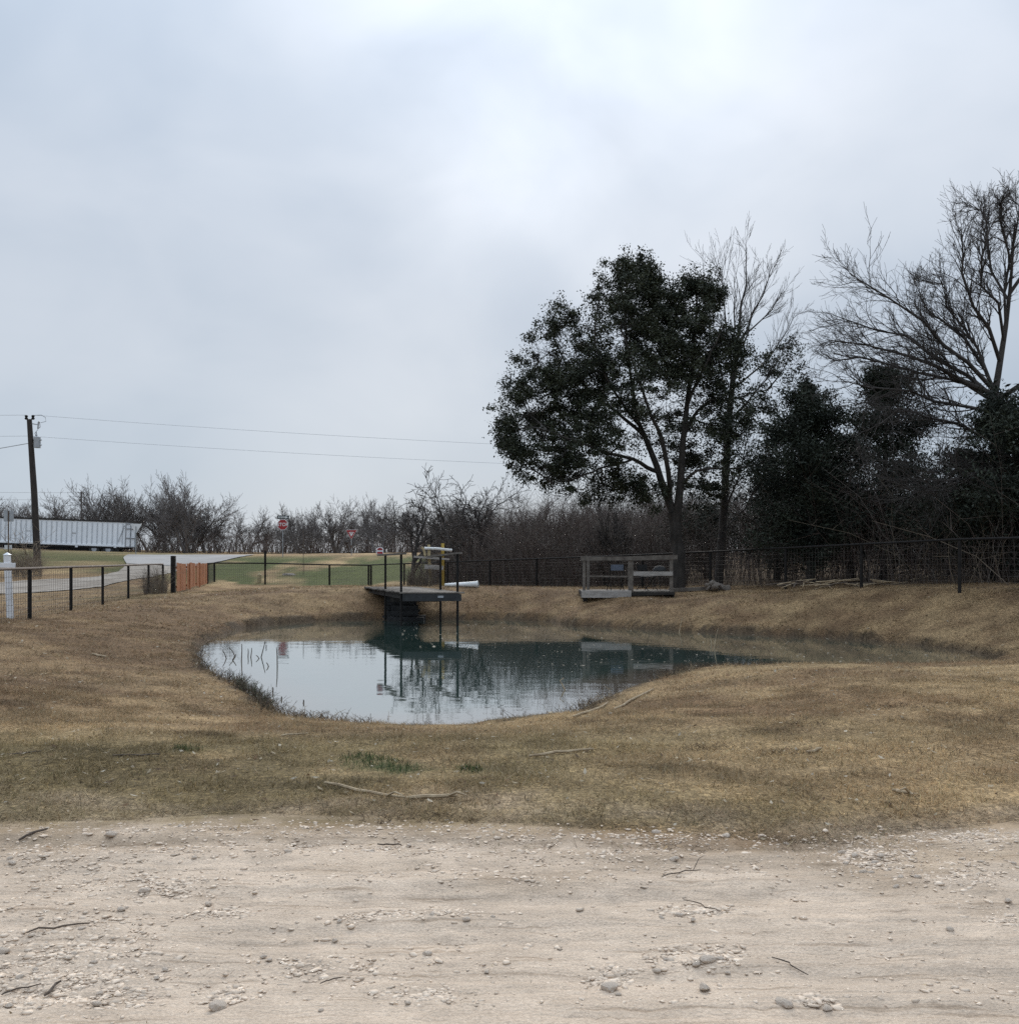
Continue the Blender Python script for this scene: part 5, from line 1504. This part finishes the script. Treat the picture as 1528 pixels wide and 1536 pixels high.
# dead stems in the water, sticks, scum ------------------------------------------------------
def stem_in_water(label, px, py, hpx, lean=0.0, kink=None, group='dead stems standing in the pond'):
    Y = HW * F / (py - HOR); x = (px - 764) / F * Y; s_ = Y / F
    pts = [(x, Y, ZW - .25), (x + .1 * lean * hpx * s_, Y, ZW), (x + lean * hpx * s_ * .6, Y + .02, ZW + hpx * s_ * .6), (x + lean * hpx * s_, Y, ZW + hpx * s_)]
    if kink: pts.append((x + (lean * hpx + kink[0]) * s_, Y, ZW + (hpx - kink[1]) * s_))
    tag(MB().tube(pts, [.012, .011, .009, .006] + ([.005] if kink else []), 5).build('dead_stem', M['dark_stick'] if px < 700 else M['stick']), label, 'stem', group)
for px, py, h_, ln, kk in ((354,985,14,-.75,None),(372,985,12,0,None),(376,986,14,.1,None),(391,986,24,.28,None),(389,988,5,-1,None),(416,1001,30,-.05,None),(362,992,26,.02,None),(300,983,9,.5,(-6,7)),(403,1000,6,-.6,None),
                       (340,988,12,-.5,None),(348,990,9,.7,None),(399,972,5,0,None),(455,1055,5,0,None),(422,1050,5,0,None),(409,1038,7,0,None)):
    stem_in_water('short dark stub poking out of the open water near the curved shore' if h_ < 8 else 'upright dark dead stem standing in the still water near the curved shore' if abs(ln) < .15 else
                  'leaning dark dead stem in the still water near the curved shore', px, py, h_, ln, kk)
stem_in_water('pale bent reed stem standing at the water edge below the oak', 1018, 948, 22, .25)
stem_in_water('taller pale reed stem in the murky arm of the pond', 1070, 973, 30, .22)
stem_in_water('thin pale reed stem leaning by the taller one', 1067, 968, 16, -.1)
stem_in_water('small forked twig standing in the water near the near shore point', 848, 1035, 14, -.6, (6, -4))
def stick(label, px0, py0, px1, py1, r, mat_='stick', fork=None, bendy=.013, lift=.003):
    a = hit(px0, py0); b = hit(px1, py1)
    pts = []
    for i in range(6):
        p = a.lerp(b, i / 5)
        z = float(max(height(np.array([p.x]), np.array([p.y]))[0], track_z(np.array([p.x]), np.array([p.y]))[0] if p.y < 5.6 else -9))
        pts.append((p.x + random.uniform(-bendy, bendy) * (0 < i < 5), p.y + random.uniform(-bendy, bendy) * (0 < i < 5), z + r + lift + random.uniform(0, .008)))
    m = MB().tube(pts, [r * k for k in (.75, 1, 1.05, .95, .9, .6)], 6)
    o = m.build('stick', M[mat_])
    if fork:
        q = hit(*fork); e = Vector(pts[4])
        MB().tube([e, (e + q) / 2 + Vector((0, 0, .05)), (q.x, q.y, q.z + .06)], [r * .7, r * .6, r * .3], 5).build('side_twig', M[mat_], o)
    return tag(o, label, 'stick')
stick('long pale dry stalk lying in the grass with a joint at its thick end', 487, 1178, 607, 1201, .011, fork=(604, 1208))
stick('short thick pale stalk lying end to end with the long stalk', 610, 1202, 686, 1199, .014, fork=(700, 1208))
stick('straight pale stick lying in the grass between the pond and the gravel', 793, 1138, 890, 1128, .012)
stick('long thin pale reed lying on the shore beside the near point of the pond', 860, 1078, 912, 1056, .014)
stick('pale reed lying parallel to the shore just above the other one', 920, 1066, 980, 1036, .014)
stick('small pale split stick on the grass near the coarse stones', 1338, 1190, 1368, 1196, .012, fork=(1350, 1200))
stick('short pale stick alone in the tan grass well away from the water', 1210, 1133, 1232, 1127, .013)
stick('dark crooked twig lying on bare dirt at the grass edge near the frame', 28, 1268, 73, 1255, 0.0066, 'dark_stick')
stick('dark stick lying among dry grass near the frame edge below the bank', 10, 1134, 62, 1129, 0.0055, 'dark_stick')
stick('thin dark branch lying flat across the olive grass near the small weed patch', 168, 1136, 240, 1134, 0.0066, 'dark_stick')
stick('pale stick in the brown grass near the pond shore', 422, 1106, 458, 1104, .010)
stick('pale short stick on the brown bank slope beside the pond', 138, 983, 160, 988, .018)
stick('long curved dark twig half buried in the coarse chips', 40, 1408, 135, 1394, 0.0039, 'dark_stick')
stick('thick broken twig lying on the coarse chip patch', 66, 1500, 92, 1482, 0.0050, 'dark_stick')
stick('thin dark twig at the bottom corner on the coarse chips', 2, 1498, 62, 1484, 0.0028, 'dark_stick')
stick('thin dark twig on smooth gravel pointing down to the track edge', 1157, 1446, 1212, 1467, 0.0022, 'dark_stick')
stick('thin twig on the gravel above the broken chip line', 1025, 1355, 1080, 1378, 0.0022, 'dark_stick')
stick('short dark twig on the dirt below the pale stalks', 566, 1271, 602, 1271, 0.0044, 'dark_stick')
stick('forked dark twig on pale gravel below the lone white stone', 992, 1327, 1050, 1312, 0.0028, 'dark_stick', fork=(1056, 1302))
stick('bent twig in the middle of the track next to a hollow', 480, 1484, 515, 1474, 0.0022, 'dark_stick')
stick('dark driftwood scrap lying at the near waterline', 478, 1083, 520, 1080, 0.0110, 'dark_stick')
stick('pale branch lying along the bank behind the fence post', 1205, 880, 1330, 868, .03)
stick('long pale fallen branch leaning up through the dark stems behind the fence', 1365, 872, 1440, 858, .035)

# brush pile of cut branches behind the fence
bp = gp(1270, 28.5)
t = thing('branch_pile', 'heap of cut pale branches on the leaf litter behind the dark fence', 'branch pile', bp)
for k in range(34):
    a = random.uniform(-.5, .5) + (0 if random.random() < .6 else 1.2); l = random.uniform(.5, 1.5)
    c = Vector((bp.x + random.uniform(-1.6, 1.3), bp.y + random.uniform(-.5, .6), bp.z + random.uniform(.03, .22)))
    d = Vector((math.cos(a), math.sin(a), random.uniform(-.12, .22)))
    MB().tube([c - d * l / 2, c + Vector((0, 0, random.uniform(-.03, .05))), c + d * l / 2], [.016, .02, .009], 5).build('branch', M['stick'] if k % 3 else M['dark_stick'], t)
# pale stems leaning among the dark trees on the right
P0 = scatter(90, 24, 30, 1240, 1560, lambda x, y: (fence_side(x, y) > .8) & (fence_side(x, y) < 4), rr)
brush('leaning_stems', 'pale bare stems arching in front of the dark cedars', P0, rr.uniform(1.0, 3.4, len(P0)), rr, SW * .75, .012, .9, 3)
# litter floating on the murky arm of the pond
n = 520
qx = rr.uniform(780, 1500, n); qy = rr.uniform(934, 1003, n)
qx[:90] = rr.uniform(600, 760, 90); qy[:90] = rr.uniform(931, 975, 90)
Y = HW * F / (qy - HOR); X = (qx - 764) / F * Y
ok = pond_sd(X, Y) < -.08
X, Y = X[ok], Y[ok]; n = len(X)
a = rr.uniform(0, 6.283, (n, 1)) + np.arange(5)[None] * 1.2566; rad = rr.uniform(.008, .028, (n, 1)) * rr.uniform(.6, 1.3, (n, 5))
V = np.stack([X[:, None] + np.cos(a) * rad * 1.4, Y[:, None] + np.sin(a) * rad, np.full((n, 5), ZW + .006) + rr.uniform(0, .012, (n, 5))], -1).reshape(-1, 3)
M['litter'] = mat('floating_litter', (.16, .13, .09), (.32, .28, .21), 3, .8, island=.3, coord='World')
tag(link('floating_leaves', mesh_np('floating_leaves', V, [np.arange(5 * n).reshape(n, 5)]), M['litter']), 'pale leaf scraps floating on the murky arm of the pond', kind='stuff')
# ragged tufts and dead scraps along the whole waterline
n = 4200
tp = rr.random(n) * len(pond); j = tp.astype(int) % len(pond); f = (tp - tp.astype(int))[:, None]
lp = pond[j] * (1 - f) + pond[(j + 1) % len(pond)] * f + rr.normal(0, .11, (n, 2))
keep_ = fbm(lp[:, 0] * 1.1, lp[:, 1] * 1.1, 731, 3) > .46
lp = lp[keep_]; n = len(lp)
P0 = np.stack([lp[:, 0], lp[:, 1], np.maximum(height(lp[:, 0], lp[:, 1], False) - .01, ZW - .03)], 1)
brush('shore_tufts', 'ragged dead grass tufts and scraps along the pond waterline', P0, rr.uniform(.04, .17, n), rr, np.array([[.16, .11, .06], [.10, .07, .045], [.26, .19, .11], [.06, .045, .03]]), .0035, 1.1, 2)
def litter(name, label, n, y0, y1, size, cols, cond, seed):
    r = np.random.default_rng(seed)
    y = np.sqrt(r.uniform(y0 ** 2, y1 ** 2, n)); x = r.uniform(-1, 1, n) * (.56 * y + 1.2)
    m = cond(x, y, r) & (pond_sd(x, y) > .1); x, y = x[m], y[m]; n = len(x)
    z = np.where(y < track_edge(x) + .1, track_z(x, y), height(x, y)) + .012
    a = r.uniform(0, 6.283, n); L_ = r.uniform(*size, n); W_ = L_ * r.uniform(.12, .6, n)
    d = np.stack([np.cos(a), np.sin(a), r.normal(0, .25, n)], 1) * L_[:, None] / 2; e = np.stack([-np.sin(a), np.cos(a), r.normal(0, .3, n)], 1) * W_[:, None] / 2
    p = np.stack([x, y, z + .004], 1)
    V = np.stack([p - d, p + e, p + d + np.array([0, 0, .006]), p - e], 1).reshape(-1, 3)
    me = mesh_np(name, V, [np.arange(4 * n).reshape(n, 4)])
    set_col(me, np.repeat(cols[r.integers(0, len(cols), n)] * r.uniform(.7, 1.25, (n, 1)), 4, 0))
    return tag(link(name, me, M['grass']), label, kind='stuff')
LC = np.array([[.46, .38, .26], [.33, .24, .14], [.12, .08, .05], [.22, .14, .08], [.52, .46, .36]])
litter('leaf_litter', 'dead leaves and straw scraps strewn through the dry grass', 7000, 4.9, 14, (.015, .06), LC, lambda x, y, r: r.random(len(x)) < fbm(x * 1.4, y * 1.4, 741, 3), 51)
litter('leaf_litter', 'pale scraps strewn over the banks round the pond', 5000, 14, 38, (.03, .12), LC, lambda x, y, r: (fence_side(x, y) < 2) & (r.random(len(x)) < fbm(x * .7, y * .7, 743, 3)), 52)
litter('straw_litter', 'bits of straw and bark lying on the gravel track', 700, 3.0, 5.6, (.005, .017), LC[[0, 1, 4]] * .8, lambda x, y, r: r.random(len(x)) < .4 + .6 * sst(4.2, 5.3, y), 53)
# low dark weeds along the near-left waterline
n = 620
tpar = rr.random(n)
line = np.array([(304, 999), (325, 1012), (355, 1028), (372, 1040), (393, 1053), (402, 1065)], float)
f = tpar * 5; j = np.minimum(f.astype(int), 4); lp = line[j] * (1 - (f - j))[:, None] + line[j + 1] * (f - j)[:, None] + rr.normal(0, 5, (n, 2)) * np.array([1.2, .8])
Y = HW * F / (lp[:, 1] - HOR); X = (lp[:, 0] - 764) / F * Y
P0 = np.stack([X, Y, np.maximum(height(X, Y, False), ZW - .05)], 1)
P0 = P0[fbm(X * 1.6, Y * 1.6, 751, 2) > .47]; n = len(P0)
brush('shore_weeds', 'low dark dead weeds along the narrow curved shore of the pond', P0, rr.uniform(.05, .24, n), rr, np.array([[.06, .045, .035], [.10, .075, .05], [.07, .075, .04]]), .004, .5, 3)

# dark clods of torn thatch in the mown grass
P0 = []
for px, py, sp in ((1462, 1082, .16), (1335, 1062, .12), (1050, 1122, .10), (1215, 1086, .14), (880, 1085, .08), (290, 1102, .12), (1180, 1130, .1), (1390, 1130, .22), (120, 1085, .15), (620, 1235, .12)):
    p = hit(px, py); q = np.array([[p.x, p.y]]) + rr.normal(0, sp, (110, 2)) * np.array([1.4, .8])
    P0.append(np.stack([q[:, 0], q[:, 1], height(q[:, 0], q[:, 1])], 1))
P0 = np.concatenate(P0)
brush('thatch_clods', 'dark clods of torn dead thatch dotted over the tan grass', P0, rr.uniform(.015, .045, len(P0)), rr, np.array([[.09, .06, .038], [.13, .085, .05], [.19, .13, .07]]), .0022, 2.2, 2)
